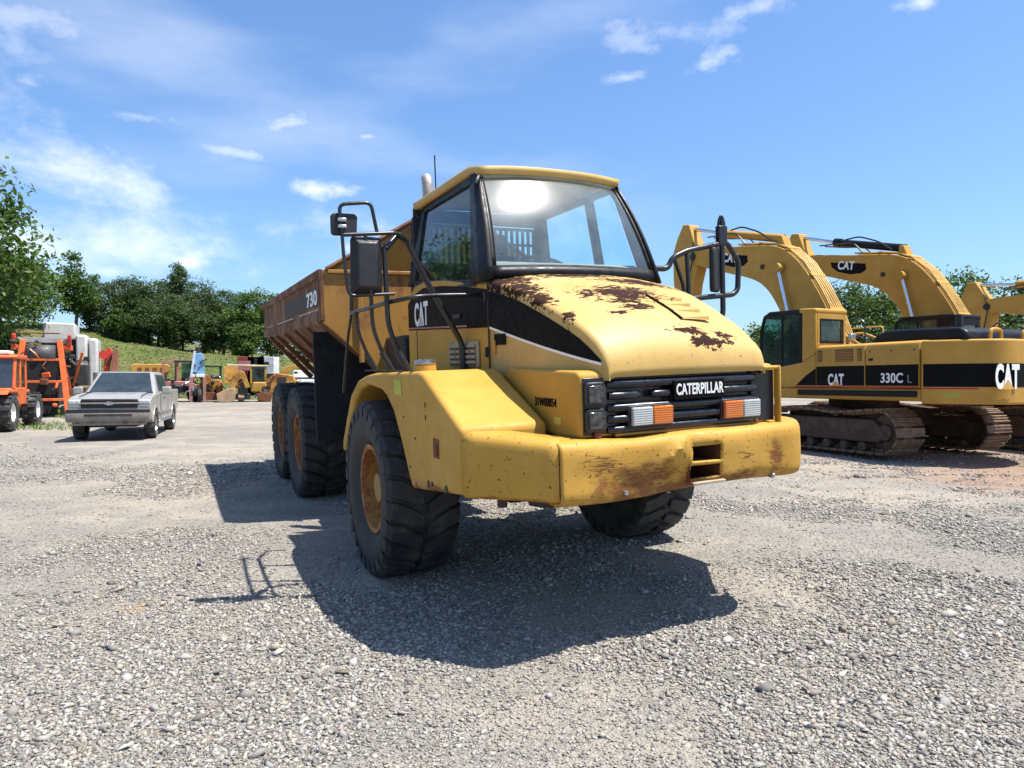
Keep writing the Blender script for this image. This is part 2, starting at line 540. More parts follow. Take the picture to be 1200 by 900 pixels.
def ground_h(x, y):
    x, y = np.asarray(x, float), np.asarray(y, float)
    c, s = math.cos(TRK_YAW), math.sin(TRK_YAW)
    dx, dy = x - TRK_POS.x, y - TRK_POS.y
    lx, ly = dx * c + dy * s, -dx * s + dy * c
    plane = -math.tan(TRK_PITCH) * np.minimum(lx, .45) + math.tan(TRK_ROLL) * np.clip(ly, -1.45, 1.9)
    ox = np.maximum(np.maximum(-6.6 - lx, lx - 1.3), 0); oy = np.maximum(np.abs(ly) - 1.9, 0)
    w = 1 - sstep(0, 4.0, np.hypot(ox, oy))
    base = .13 * sstep(9, 18, y) + .22 * sstep(18, 48, y)
    roll = (fbm(x * .22 + 3, y * .22 + 9, 3) - .5) * .10 * sstep(1.5, 4, np.hypot(ox, oy) + .0)
    fine = (fbm(x * 1.1, y * 1.1, 3) - .5) * .045
    near = sstep(60, 25, y)
    return base * (1 - w) + plane * w + (roll + fine) * near


# ---------------- ground
def ground_material():
    t = NT('gravel_yard')
    P = t.tc.outputs['Object']
    big = t.noise(.23, 5, .6)
    mid = t.noise(1.3, 6, .6)
    vor = t.new('ShaderNodeTexVoronoi'); vor.inputs['Scale'].default_value = 26.0; t.l.new(P, vor.inputs['Vector'])
    vor2 = t.new('ShaderNodeTexVoronoi'); vor2.inputs['Scale'].default_value = 70.0; t.l.new(P, vor2.inputs['Vector'])
    fine = t.noise(160, 3, .6)
    stone = t.mix(t.ramp(vor.outputs['Distance'], 0, .7), (.350, .318, .270), (.200, .182, .156))
    hue = t.new('ShaderNodeSeparateColor'); t.l.new(vor2.outputs['Color'], hue.inputs[0])
    stone = t.mix(t.ramp(hue.outputs[0], .0, 1.0, .0, .55), stone, (.185, .174, .158))
    stone = t.mix(t.ramp(hue.outputs[1], .75, 1.0, .0, .6), stone, (.37, .335, .27))
    dirt = t.mix(t.ramp(fine, .3, .7), (.315, .270, .212), (.400, .350, .280))
    dm = t.ramp(t.math('ADD', t.math('MULTIPLY', big, .6), t.math('MULTIPLY', mid, .4)), .44, .60)
    c = t.mix(t.math('MULTIPLY', dm, .8), stone, dirt)
    trk = t.noise(.9, 5, .6, stretch=(.16, 1.0, 1.0))
    c = t.mix(t.ramp(trk, .52, .72, 0, .42), c, (.25, .225, .19))
    c = t.mix(t.ramp(trk, .46, .28, 0, .35), c, (.40, .36, .30))
    # reddish churned soil round the tracked machines
    soil = t.blobs([((10.5, 12.4, 0), (5.5, 3.4, 3)), ((13, 18, 0), (12, 6, 3)), ((-9, 36, 0), (9, 1.0, 3))])
    sm = t.ramp(t.math('ADD', soil, t.math('MULTIPLY', t.math('SUBTRACT', mid, .5), 1.3)), .05, .55)
    c = t.mix(t.math('MULTIPLY', sm, .8), c, t.mix(fine, (.24, .145, .095), (.36, .24, .165)))
    # small rusty and ochre stains
    st = t.blobs([((-2.85, 5.35, 0), (.17, .15, 1)), ((-2.0, 3.28, 0), (.16, .10, 1)), ((-1.75, 3.45, 0), (.12, .06, 1)), ((-1.5, 3.4, 0), (.08, .06, 1))])
    stm = t.ramp(t.math('ADD', st, t.math('MULTIPLY', t.math('SUBTRACT', t.noise(14, 5), .5), 1.6)), .15, .7)
    c = t.mix(t.math('MULTIPLY', stm, .65), c, (.42, .25, .10))
    h = t.math('ADD', t.math('ADD', t.math('MULTIPLY', vor.outputs['Distance'], -.5), t.math('MULTIPLY', vor2.outputs['Distance'], -.35)), t.math('MULTIPLY', mid, .5))
    t.bump(h, .85, .035)
    return t.fin(c, .93, spec=.2)


def make_ground():
    fx = np.arange(-11, 11.01, .09)
    gx = 11 + np.cumsum(.1 * 1.07 ** np.arange(92)); gx = gx[gx < 900]; gx = np.append(gx, 900)
    xs = np.concatenate([-gx[::-1], fx, gx])
    fy = np.arange(1.5, 15, .09)
    gy = 15 + np.cumsum(.1 * 1.065 ** np.arange(110)); gy = gy[gy < 1500]; gy = np.append(gy, 1500)
    ny = 1.5 - np.cumsum(.2 * 1.2 ** np.arange(22)); ys = np.concatenate([ny[::-1], fy, gy])
    X, Y = np.meshgrid(xs, ys)
    Z = ground_h(X, Y)
    # ruts and small ridges in the churned soil by the tracks
    w = np.exp(-(((X - 10) / 4.5) ** 2 + ((Y - 12.0) / 1.6) ** 2))
    Z = Z + w * (fbm(X * 2.2 + 4, Y * 4.2, 3) - .5) * .16
    n, m = X.shape
    me = bpy.data.meshes.new('ground')
    co = np.stack([X, Y, Z], -1).reshape(-1, 3)
    idx = np.arange(n * m).reshape(n, m)
    q = np.stack([idx[:-1, :-1], idx[:-1, 1:], idx[1:, 1:], idx[1:, :-1]], -1).reshape(-1, 4)
    fast_mesh(me, co, q)
    me.materials.append(ground_material())
    me.polygons.foreach_set('use_smooth', [True] * len(me.polygons))
    o = bpy.data.objects.new('ground', me); COL.objects.link(o)
    return tag(o, kind='structure', label='grey crushed stone yard stretching to the hill')


def fast_mesh(me, co, faces):
    k = faces.shape[1]
    me.vertices.add(len(co)); me.vertices.foreach_set('co', np.ascontiguousarray(co, dtype=np.float32).ravel())
    me.loops.add(faces.size); me.loops.foreach_set('vertex_index', np.ascontiguousarray(faces, dtype=np.int32).ravel())
    me.polygons.add(len(faces)); me.polygons.foreach_set('loop_start', np.arange(0, faces.size, k, dtype=np.int32))
    me.update(calc_edges=True)


make_ground()


# ---------------- gravel: crushed stones lying on the yard
def make_gravel():
    n_try = 600000
    # sample in view-like wedge: density falls with distance
    d = 2.3 + 17.0 * RNG.random(n_try) ** 1.55
    a = (RNG.random(n_try) - .5) * 2 * 1.08
    x, y = d * a, d
    cover = fbm(x * .55 + 31, y * .55 + 12, 4)
    coarse = sstep(.42, .62, cover)
    band = np.exp(-((x + .9) / 1.5) ** 2) * np.exp(-((y - 4.0) / 2.2) ** 2) + np.exp(-((x - 2.6) / 1.8) ** 2 - ((y - 4.0) / 2.0) ** 2) * .9
    coarse = np.clip(coarse * .75 + band * .6, 0, 1)
    keep = RNG.random(n_try) < (.17 + .83 * coarse) * (.35 + .65 * np.clip(d / 5, 0, 1)) * sstep(19.5, 9.0, d)
    x, y, coarse, d = x[keep], y[keep], coarse[keep], d[keep]
    x, y, coarse, d = x[:245000], y[:245000], coarse[:245000], d[:245000]
    n = len(x)
    size = (.0036 + .0078 * RNG.random(n) ** 2.8) * (.65 + .65 * coarse) * (1 + .10 * np.minimum(d - 3, 9))
    bigm = RNG.random(n) < .022
    size[bigm] *= 1.5 + 1.3 * RNG.random(bigm.sum()) ** 2
    # angular stones: jittered octahedra
    base = np.array([(1, 0, 0), (0, 1, 0), (-1, 0, 0), (0, -1, 0), (0, 0, 1), (0, 0, -1)], float) * 1.25
    fc = np.array([(0, 1, 4), (1, 2, 4), (2, 3, 4), (3, 0, 4), (1, 0, 5), (2, 1, 5), (3, 2, 5), (0, 3, 5)])
    jit = base[None] + (RNG.random((n, 6, 3)) - .5) * 1.25
    jit *= np.stack([.8 + .7 * RNG.random(n), .6 + .5 * RNG.random(n), .35 + .4 * RNG.random(n)], -1)[:, None, :]
    th = RNG.random(n) * 2 * np.pi
    tx = (RNG.random(n) - .5) * 1.0; ty = (RNG.random(n) - .5) * 1.0
    c, s = np.cos(th), np.sin(th)
    px = jit[..., 0] * c[:, None] - jit[..., 1] * s[:, None]
    py = jit[..., 0] * s[:, None] + jit[..., 1] * c[:, None]
    pz = jit[..., 2] + px * tx[:, None] * .6 + py * ty[:, None] * .6
    z = ground_h(x, y)
    co = np.stack([px * size[:, None] + x[:, None], py * size[:, None] + y[:, None], pz * size[:, None] + (z + size * .28)[:, None]], -1).reshape(-1, 3)
    faces = (fc[None] + (np.arange(n) * 6)[:, None, None]).reshape(-1, 3)
    me = bpy.data.meshes.new('gravel'); fast_mesh(me, co, faces)
    val = .145 + .25 * RNG.random(n) ** 1.15
    tan = RNG.random(n)
    warm = np.where(tan > .90, .60, np.where(tan > .5, .22, .03))[:, None]
    colr = val[:, None] * ((1 - warm) * np.array([[1.04, .98, .89]]) + warm * np.array([[1.22, .98, .68]]))
    colr = np.repeat(np.concatenate([colr, np.ones((n, 1))], 1), 24, axis=0)
    at = me.color_attributes.new('stone_colour', 'FLOAT_COLOR', 'CORNER')
    at.data.foreach_set('color', colr.astype(np.float32).ravel())
    t = NT('crushed_stone')
    vc = t.new('ShaderNodeVertexColor'); vc.layer_name = 'stone_colour'
    t.bump(t.noise(220, 3), .25, .002)
    me.materials.append(t.fin(vc.outputs['Color'], .9, spec=.25))
    o = bpy.data.objects.new('gravel', me); COL.objects.link(o)
    return tag(o, kind='stuff', label='loose angular grey stones scattered over the yard')


make_gravel()


# ---------------- hill behind the yard
def hill_h(x, y):
    crest = np.interp(x, [-220, -110, -62, -50, -44, -36, -27, -17, -5, 20], [8, 10, 9.2, 8.0, 6.4, 5.2, 4.2, 3.2, 1.6, -.6])
    t = sstep(47, 78, y)
    back = sstep(95, 170, y)
    z = crest * t * (1 - .1 * back) - .5 + .25 * sstep(40, 48, y)
    return z + (fbm(x * .12, y * .12, 4) - .5) * 1.1 * sstep(46, 56, y)


def make_hill():
    xs = np.concatenate([np.arange(-230, -75, 5), np.arange(-75, 30, .8)]); ys = np.concatenate([np.arange(42, 100, .8), np.arange(100, 240, 6)])
    X, Y = np.meshgrid(xs, ys); Z = hill_h(X, Y)
    n, m = X.shape; idx = np.arange(n * m).reshape(n, m)
    me = bpy.data.meshes.new('hill')
    fast_mesh(me, np.stack([X, Y, Z], -1).reshape(-1, 3), np.stack([idx[:-1, :-1], idx[:-1, 1:], idx[1:, 1:], idx[1:, :-1]], -1).reshape(-1, 4))
    t = NT('meadow')
    a = t.noise(.16, 6, .6); b = t.noise(1.6, 6, .65)
    c = t.mix(t.ramp(a, .42, .64), (.090, .145, .028), (.180, .155, .070))
    c = t.mix(t.ramp(b, .42, .62, 0, .75), c, (.060, .100, .022))
    c = t.mix(t.ramp(t.noise(.7, 6, .65, stretch=(1, 2.5, 1)), .48, .66, 0, .6), c, (.17, .125, .065))
    c = t.mix(t.ramp(t.noise(6, 6, .7), .47, .62, 0, .7), c, (.215, .20, .095))
    t.bump(t.noise(5, 7, .7), .8, .35)
    me.materials.append(t.fin(c, .95, spec=.1))
    me.polygons.foreach_set('use_smooth', [True] * len(me.polygons))
    o = bpy.data.objects.new('hill', me); COL.objects.link(o)
    tag(o, kind='structure', label='green and straw coloured grassy slope behind the yard')
    # weeds on the slope
    N = 60000
    x = -72 + 74 * RNG.random(N); y = 46 + 38 * RNG.random(N)
    ok = fbm(x * .35 + 8, y * .35, 4) + .25 * RNG.random(N) > .58
    x, y = x[ok], y[ok]; N = len(x); z = hill_h(x, y)
    r = .04 + .10 * RNG.random(N) ** 2; th = RNG.random(N) * 6.28
    P = []
    for k in range(3):
        a = th + k * 2.1
        P.append(np.stack([x + r * np.cos(a), y + r * np.sin(a), z + (.05 if k else .05 + r * .5) + .03 * RNG.random(N)], -1))
    me = bpy.data.meshes.new('slope_weeds'); fast_mesh(me, np.stack(P, 1).reshape(-1, 3), np.arange(N * 3).reshape(-1, 3))
    g = NT('slope_weeds')
    c = g.mix(g.ramp(g.noise(.5, 6, .6), .35, .65), (.075, .125, .025), (.23, .19, .085))
    me.materials.append(g.fin(g.mix(g.ramp(g.noise(9, 2), .4, .6), c, (.11, .15, .035)), .9, spec=.1))
    o = bpy.data.objects.new('slope_weeds', me); COL.objects.link(o)
    tag(o, kind='stuff', label='rough weeds and dry stalks on the slope')
    # weeds and scrub along the edge of the yard at the far left
    N = 16000
    x = -32 + 20 * RNG.random(N) ** .8; y = 22.5 + 14 * RNG.random(N)
    edge = (x < -13.6 - .30 * (y - 22)) & (fbm(x * .7, y * .7, 3) > .38)
    x, y = x[edge], y[edge]; N = len(x)
    z = ground_h(x, y); h = .05 + .20 * RNG.random(N) ** 2.2; w = .012 + .02 * RNG.random(N); th = RNG.random(N) * np.pi
    lean = (RNG.random((N, 2)) - .5) * .3
    me = bpy.data.meshes.new('verge_grass')
    fast_mesh(me, np.stack([np.stack([x - np.cos(th) * w, y - np.sin(th) * w, z - .03], -1), np.stack([x + np.cos(th) * w, y + np.sin(th) * w, z - .03], -1),
                            np.stack([x + lean[:, 0], y + lean[:, 1], z + h], -1)], 1).reshape(-1, 3), np.arange(N * 3).reshape(-1, 3))
    g = NT('verge_grass'); me.materials.append(g.fin(g.mix(g.noise(2.5, 4), (.08, .15, .02), (.16, .21, .05)), .9, spec=.1))
    o = bpy.data.objects.new('verge_grass', me); COL.objects.link(o)
    tag(o, kind='stuff', label='tufts of grass along the left edge of the yard')


make_hill()


# ---------------- trees
def leaf_material(name, dark, light):
    t = NT(name)
    oi = t.new('ShaderNodeVertexColor'); oi.layer_name = 'leaf_tone'
    sep = t.new('ShaderNodeSeparateColor'); t.l.new(oi.outputs['Color'], sep.inputs[0])
    c = t.mix(sep.outputs[0], dark, light)
    t.fin(c, .55, spec=.3)
    tl = t.new('ShaderNodeBsdfTranslucent')
    t.l.new(t.mix(.5, c, (.16, .24, .02)), tl.inputs[0])
    mx = t.new('ShaderNodeMixShader'); mx.inputs[0].default_value = .28
    t.l.new(t.b.outputs[0], mx.inputs[1]); t.l.new(tl.outputs[0], mx.inputs[2])
    t.l.new(mx.outputs[0], t.n['Material Output'].inputs['Surface'])
    return t.m


M['leaf_a'] = leaf_material('leaf_mid_green', (.032, .070, .012), (.095, .165, .032))
M['leaf_b'] = leaf_material('leaf_dark_green', (.022, .046, .012), (.068, .112, .030))
M['leaf_c'] = leaf_material('leaf_yellow_green', (.045, .090, .014), (.125, .200, .036))
M['leaf_d'] = leaf_material('leaf_grey_green', (.040, .066, .024), (.105, .142, .054))
M['bark'] = plain('bark', (.10, .082, .065), .9, var=.4, vscale=6, bump=.5, bscale=14)


def make_tree(label, pos, height, width, crown_base=.25, n_clusters=60, leaves=70, leaf=.3, mat='leaf_a', name='leafy_tree', group=None, cat='tree', shape=1.0, lean=0.0, clumpy=.6, seed=0, trunk=True):
    rg = np.random.default_rng(seed + 100)
    t = root(name, label, cat, pos, (0, 0, 0), group)
    cz0, cz1 = height * crown_base, height
    mid, hz = (cz0 + cz1) / 2, (cz1 - cz0) / 2
    # cluster centres: filled ellipsoid biased to the outside, uneven
    C = []
    lob = rg.random((9, 3)) * 2 - 1
    while len(C) < n_clusters:
        p = rg.random(3) * 2 - 1
        r = np.linalg.norm(p)
        if r > 1 or r < .25: continue
        bulge = .78 + .34 * max(np.dot(p / max(r, .01), l / np.linalg.norm(l)) ** 3 for l in lob)
        if r > bulge: continue
        taper = (1 - .45 * shape * max(0, p[2])) if p[2] > 0 else (1 - .25 * -p[2])
        C.append((p[0] * width / 2 * taper + lean * (p[2] + 1) * .5, p[1] * width / 2 * taper, mid + p[2] * hz))
    C = np.array(C)
    cr = (width + hz) / 2 * .24 * (.55 + .8 * rg.random(len(C))) * (60 / n_clusters) ** .33
    N = n_clusters * leaves
    ci = np.repeat(np.arange(n_clusters), leaves)
    off = rg.normal(size=(N, 3)); off /= np.linalg.norm(off, axis=1)[:, None]
    off *= (rg.random(N) ** clumpy)[:, None] * np.array([1.15, 1.15, .75])
    P = C[ci] + off * cr[ci][:, None]
    nrm = rg.normal(size=(N, 3)) * .7 + off * .5 + np.array([0, 0, .55]); nrm /= np.linalg.norm(nrm, axis=1)[:, None]
    tg = np.cross(nrm, rg.normal(size=(N, 3))); tg /= np.linalg.norm(tg, axis=1)[:, None] + 1e-9
    bt = np.cross(nrm, tg)
    L = leaf * (.6 + .8 * rg.random(N))[:, None]
    # each spray: a folded pair of leaf-shaped triangles
    a = P - tg * L * .62
    b = P + bt * L * .30 + nrm * L * .10
    c_ = P + tg * L * .62
    d = P - bt * L * .30 + nrm * L * .10
    co = np.stack([a, b, c_, d], 1).reshape(-1, 3)
    base = np.arange(N)[:, None] * 4
    faces = np.concatenate([base + np.array([[0, 1, 2]]), base + np.array([[0, 2, 3]])], 1).reshape(-1, 3)
    me = bpy.data.meshes.new('crown'); fast_mesh(me, co, faces)
    tone = np.clip(.45 + .28 * rg.normal(size=N) + .18 * rg.normal(size=n_clusters)[ci], 0, 1)
    at = me.color_attributes.new('leaf_tone', 'FLOAT_COLOR', 'CORNER')
    at.data.foreach_set('color', np.repeat(np.stack([tone, tone, tone, np.ones(N)], 1), 6, axis=0).astype(np.float32).ravel())
    me.materials.append(M[mat])
    o = bpy.data.objects.new('crown', me); COL.objects.link(o); o.parent = t
    if trunk:
        r0 = max(.06, height * .018)
        mb = MB()
        top = height * .8
        tp = [(lean * k / 6 * .9 + math.sin(k * 2.1 + seed) * .06 * height * .1, math.cos(k * 1.7 + seed) * .05 * height * .1, top * k / 6 - (.4 if k == 0 else 0)) for k in range(7)]
        mb.tube(tp, r0, 8, radii=[r0 * (1.25 - .17 * k) for k in range(7)])
        mb.build('trunk', M['bark'], t, smooth=True)
        sel = rg.choice(len(C), min(len(C), 14), replace=False)
        lb = MB()
        for k in sel:
            e = Vector(C[k]); f = .25 + .5 * rg.random()
            zs = max(height * .12, min(top * .9, e.z * (.45 + .25 * f)))
            s = Vector((lean * zs / top * .9, 0, zs)); m_ = (s + e) / 2 + Vector((0, 0, .04 * height))
            lb.tube([s, m_, e], r0 * .3, 5, radii=[r0 * .42, r0 * .26, r0 * .08])
        lb.build('limb', M['bark'], t, smooth=True)
    return t


def gz(x, y): return float(ground_h(x, y))


def ux(u, d): return (u - 600) / 830.0 * d


def make_trees():
    # large broadleaf at the left edge, standing near the machines
    make_tree('tall broadleaf tree cut by the left edge of the photo', (ux(-78, 30), 30, gz(-24, 30)), 12.0, 8.6, .12, 120, 210, .24, 'leaf_a', 'broadleaf_tree', seed=1, shape=.7)
    make_tree('small bushy tree with pale leaves at the left edge under the tall one', (ux(-14, 33), 33, gz(-24, 33)), 4.6, 4.0, .05, 60, 130, .20, 'leaf_c', 'bushy_tree', seed=2)
    H = lambda u, d: float(hill_h(ux(u, d), d)) - .2
    make_tree('round crowned tree standing alone left of the dark wood', (ux(90, 78), 78, H(90, 78)), 8.6, 4.8, .22, 60, 110, .26, 'leaf_a', 'round_tree', seed=3, shape=.5)
    make_tree('low spreading tree right beside the tall left tree', (ux(40, 74), 74, H(40, 74)), 7.0, 5.2, .1, 60, 110, .24, 'leaf_c', 'spreading_tree', seed=4)
    # the wood along the crest, left to right
    wood = [(118, 82, 338, 5.0, 'leaf_d', 'grey green tree at the left end of the wood, foot in scrub'),
            (158, 84, 330, 6.6, 'leaf_b', 'dark broad tree left of the wood on the crest'),
            (186, 87, 334, 6.0, 'leaf_b', 'dark tree left of the tall thin tree'),
            (210, 89, 318, 2.6, 'leaf_b', 'thin tall tree poking its tuft above the wood'),
            (214, 84, 352, 6.0, 'leaf_d', 'grey green tree in front of the thin tall tree'),
            (238, 86, 336, 5.6, 'leaf_d', 'grey green tree in the middle of the wood, right of the thin tree'),
            (262, 87, 344, 6.0, 'leaf_b', 'dark tree right of the middle of the wood'),
            (290, 82, 343, 5.0, 'leaf_c', 'light green tree at the right end of the wood beside the tipper body'),
            (318, 84, 350, 5.6, 'leaf_a', 'tree half hidden behind the tail of the tipper body'),
            (140, 80, 372, 3.6, 'leaf_a', 'low shrub at the foot of the dark broad tree'),
            (250, 81, 374, 4.4, 'leaf_b', 'dark undergrowth shrub below the middle of the wood'),
            (205, 81, 368, 4.4, 'leaf_b', 'dark undergrowth shrub below the thin tall tree'),
            (172, 81, 366, 4.0, 'leaf_b', 'dark undergrowth shrub left of centre on the crest'),
            (282, 80, 385, 3.8, 'leaf_a', 'leafy shrub near the right end of the wood')]
    for k, (u, d, v, w, m, lab) in enumerate(wood):
        b = H(u, d); top = CAM_H + (447 - v + 9) / 830 * d
        thin = w < 3
        make_tree(lab, (ux(u, d), d, b), top - b, w * 1.0, .55 if thin else .04, 26 if thin else 70, 170, .21, m, 'wood_tree', 'trees of the wood on the hill crest', seed=20 + k, shape=.5)
    # trees behind the excavators, right
    right = [(895, 62, 385, 7, 'leaf_a', 'low tree seen between the hood and the excavator cab'), (985, 60, 330, 7.0, 'leaf_b', 'dark tree behind the nearest excavator boom'),
             (1028, 56, 326, 6.0, 'leaf_a', 'green tree between the first two excavator booms'), (1072, 62, 336, 7.0, 'leaf_a', 'green tree behind the second excavator boom'),
             (1128, 58, 322, 5.8, 'leaf_c', 'light green tree right of the second excavator boom'), (1178, 60, 330, 7.0, 'leaf_b', 'dark tree behind the rightmost excavator arm'),
             (1235, 62, 335, 8, 'leaf_a', 'tree at the right edge behind the rightmost excavator'), (945, 64, 372, 7, 'leaf_b', 'low dark tree behind the nearest excavator cab')]
    for k, (u, d, v, w, m, lab) in enumerate(right):
        top = CAM_H + (447 - v) / 830 * d
        make_tree(lab, (ux(u, d), d, gz(ux(u, d), d)), top, w, .06, 64, 100, .26, m, 'yard_edge_tree', 'trees behind the excavators', seed=50 + k, shape=.4)


def far_wood():
    """the wood goes on behind the dump truck as one far-off mass"""
    rg = np.random.default_rng(5)
    nc, nl = 330, 70
    u = 335 + 560 * rg.random(nc); d = 84 + 10 * rg.random(nc)
    cx = (u - 600) / 830.0 * d; base = np.maximum(ground_h(cx, d), hill_h(cx, d)) - .2
    hgt = 5.5 + 3.0 * fbm(cx * .12, d * .05, 3); t = rg.random(nc)
    C = np.stack([cx, d, base + .4 + hgt * t], -1); cr = 1.5 * (1.15 - .6 * t)
    ci = np.repeat(np.arange(nc), nl); N = nc * nl
    off = rg.normal(size=(N, 3)); off /= np.linalg.norm(off, axis=1)[:, None]
    P = C[ci] + off * (cr[ci] * rg.random(N) ** .5)[:, None]
    nrm = rg.normal(size=(N, 3)) * .7 + off * .5 + np.array([0, 0, .55]); nrm /= np.linalg.norm(nrm, axis=1)[:, None]
    tg = np.cross(nrm, rg.normal(size=(N, 3))); tg /= np.linalg.norm(tg, axis=1)[:, None]
    bt = np.cross(nrm, tg); L = .30 * (.6 + .8 * rg.random(N))[:, None]
    co = np.stack([P - tg * L, P + bt * L * .5, P + tg * L, P - bt * L * .5], 1).reshape(-1, 3)
    me = bpy.data.meshes.new('far_wood'); fast_mesh(me, co, np.arange(N * 4).reshape(-1, 4))
    tone = np.clip(.45 + .28 * rg.normal(size=N), 0, 1)
    at = me.color_attributes.new('leaf_tone', 'FLOAT_COLOR', 'CORNER')
    at.data.foreach_set('color', np.repeat(np.stack([tone, tone, tone, np.ones(N)], 1), 4, axis=0).astype(np.float32).ravel())
    me.materials.append(M['leaf_b'])
    o = bpy.data.objects.new('far_wood', me); COL.objects.link(o)
    tag(o, kind='stuff', label='distant wood behind the dump truck')


make_trees()
far_wood()
# ================================================================== articulated dump truck
# local frame: +x nose, +y its left side (right in the photo), z up, origin on the ground under the front axle
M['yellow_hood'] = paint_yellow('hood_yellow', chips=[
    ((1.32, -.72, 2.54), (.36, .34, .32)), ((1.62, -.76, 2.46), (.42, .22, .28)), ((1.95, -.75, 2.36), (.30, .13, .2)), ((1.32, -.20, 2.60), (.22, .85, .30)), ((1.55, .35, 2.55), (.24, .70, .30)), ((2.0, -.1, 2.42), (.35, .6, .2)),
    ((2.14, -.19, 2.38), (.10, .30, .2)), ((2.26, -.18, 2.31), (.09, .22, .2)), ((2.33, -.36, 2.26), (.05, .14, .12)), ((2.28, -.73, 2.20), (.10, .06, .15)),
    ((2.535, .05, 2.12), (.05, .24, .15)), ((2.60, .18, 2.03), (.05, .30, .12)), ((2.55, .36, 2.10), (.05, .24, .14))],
    base=(.52, .328, .084), rough=.52, amount=.25)  # paler base: chalky top fade plus sunlit overexposure put into the colour
M['yellow_bumper'] = paint_yellow('bumper_yellow', rust=[((2.75, -.48, 1.12), (.5, .60, .24)), ((2.75, -.1, 1.05), (.6, 1.4, .17)), ((2.5, -1.2, 1.05), (.5, .5, .07)), ((2.75, .62, 1.22), (.3, .10, .2)), ((2.72, 0, 1.06), (.6, 1.0, .06))],
                                  scratch=[((2.75, -.80, 1.27), (.3, .32, .18)), ((2.75, -.4, 1.15), (.3, .6, .20)), ((2.75, .3, 1.1), (.3, .3, .1)), ((2.75, .62, 1.22), (.3, .14, .16)), ((2.75, .35, 1.25), (.3, .2, .1))], amount=.5)
M['yellow_fender'] = paint_yellow('fender_yellow', rust=[((1.9, -1.5, 1.04), (1.0, .4, .06)), ((1.35, -1.52, 1.0), (.12, .2, .10))], amount=.15)
M['grille_black'] = plain('grille_plastic', (.010, .012, .018), .30, var=.3, dust=.08, vscale=6)
M['louvre'] = rusty('rusty_white_louvre', base=(.42, .34, .22), amount=.45, scale=9)
M['mudflap'] = plain('mudflap_rubber', (.006, .006, .0065), .85, var=.4, dust=.1)

truck = root('articulated_dump_truck', 'yellow articulated dump truck with chipped hood and rusty tipping body, foremost machine', 'dump truck',
             TRK_POS, (TRK_ROLL, TRK_PITCH, TRK_YAW))
truck.rotation_mode = 'XYZ'
YS = -1.0    # the truck's right side (left in the photo)

# ---------------- wheels
TR, TW, TY = .805, .64, 1.27


def tyre_mesh():
    mb = MB()
    hw = TW / 2
    prof = [(.385, -hw * .66), (.43, -hw * .80), (.52, -hw * .95), (.62, -hw * 1.0), (.70, -hw * .97), (.752, -hw * .90), (.764, -hw * .6), (.768, 0),
            (.764, hw * .6), (.752, hw * .90), (.70, hw * .97), (.62, hw * 1.0), (.52, hw * .95), (.43, hw * .80), (.385, hw * .66)]
    mb.lathe(prof, (0, 0, 0), 56, 'y')
    # deep lugs, each wrapping over its shoulder; the two rows are staggered
    n = 26
    for side in (-1, 1):
        for k in range(n):
            t0 = 2 * math.pi * (k + (.5 if side > 0 else 0)) / n
            dt = 2 * math.pi / n * .445
            rows = []
            for (yy, ro, sk, wf) in ((.02, TR, .10, .55), (hw * .35, TR, .06, .95), (hw * .62, TR * .998, .0, 1.0), (hw * .88, TR * .985, -.03, .95), (hw * 1.0, TR * .93, -.05, .85), (hw * 1.005, TR * .865, -.05, .7)):
                rows.append((yy * side, ro, t0 + sk * side * 0 + sk, dt * wf))
            vs = []
            for (yy, ro, t, w) in rows:
                ri = min(.750, ro - .04)
                for (tt, rr) in ((t - w, ri), (t - w * .86, ro), (t + w * .86, ro), (t + w, ri)):
                    vs.append((rr * math.cos(tt), yy, rr * math.sin(tt)))
            fs = []
            for i in range(len(rows) - 1):
                for j in range(3):
                    a = i * 4 + j; fs.append((a, a + 1, a + 5, a + 4))
            fs += [(0, 1, 2, 3), tuple(len(vs) - 4 + q for q in (3, 2, 1, 0))]
            mb.add(vs, fs)
    return mb


tyre_src = None


def truck_wheel(x, side, wear=False):
    """wheel = rim mesh; children tyre, hub"""
    global tyre_src, rim_src, hub_src, bolt_src
    pos = (x, TY * side, TR - .035)
    s = side
    if tyre_src is None:
        hw = TW / 2
        rim = MB().lathe([(.40, hw * .74), (.405, hw * .80), (.36, hw * .80), (.35, hw * .70), (.345, hw * .35), (.33, hw * .10), (.24, hw * .02), (.20, hw * .03)], (0, 0, 0), 40, 'y')
        rim.lathe([(.40, hw * .74), (.375, -hw * .66), (.40, -hw * .74)], (0, 0, 0), 40, 'y')
        rim_o = rim.build('wheel', M['rim'], truck, smooth=True)
        rim_src = rim_o.data
        ty = tyre_mesh().build('tyre', M['rubber'], rim_o, smooth=True); tyre_src = ty.data
        hub = MB().lathe([(.24, hw * .02), (.235, hw * .30), (.20, hw * .42), (.14, hw * .48), (.13, hw * .62), (.06, hw * .66), (0.001, hw * .66)], (0, 0, 0), 24, 'y')
        for k in range(14):
            a = 2 * math.pi * k / 14
            hub.lathe([(.017, hw * .05), (.017, hw * .18), (.001, hw * .19)], (.285 * math.cos(a), 0, .285 * math.sin(a)), 6, 'y')
        hb = hub.build('hub', M['rusty_yellow'], rim_o, smooth=True); hub_src = hb.data
    else:
        rim_o = bpy.data.objects.new('wheel', rim_src); COL.objects.link(rim_o); rim_o.parent = truck
        for nm, me in (('tyre', tyre_src), ('hub', hub_src)):
            c = bpy.data.objects.new(nm, me); COL.objects.link(c); c.parent = rim_o
    rim_o.location = pos
    rim_o.rotation_euler = (0, random.random() * 6, 0 if side > 0 else math.pi)
    return rim_o


for (wx, ss) in ((0, -1), (0, 1), (-4.14, -1), (-4.14, 1), (-5.90, -1), (-5.90, 1)):
    truck_wheel(wx, ss)

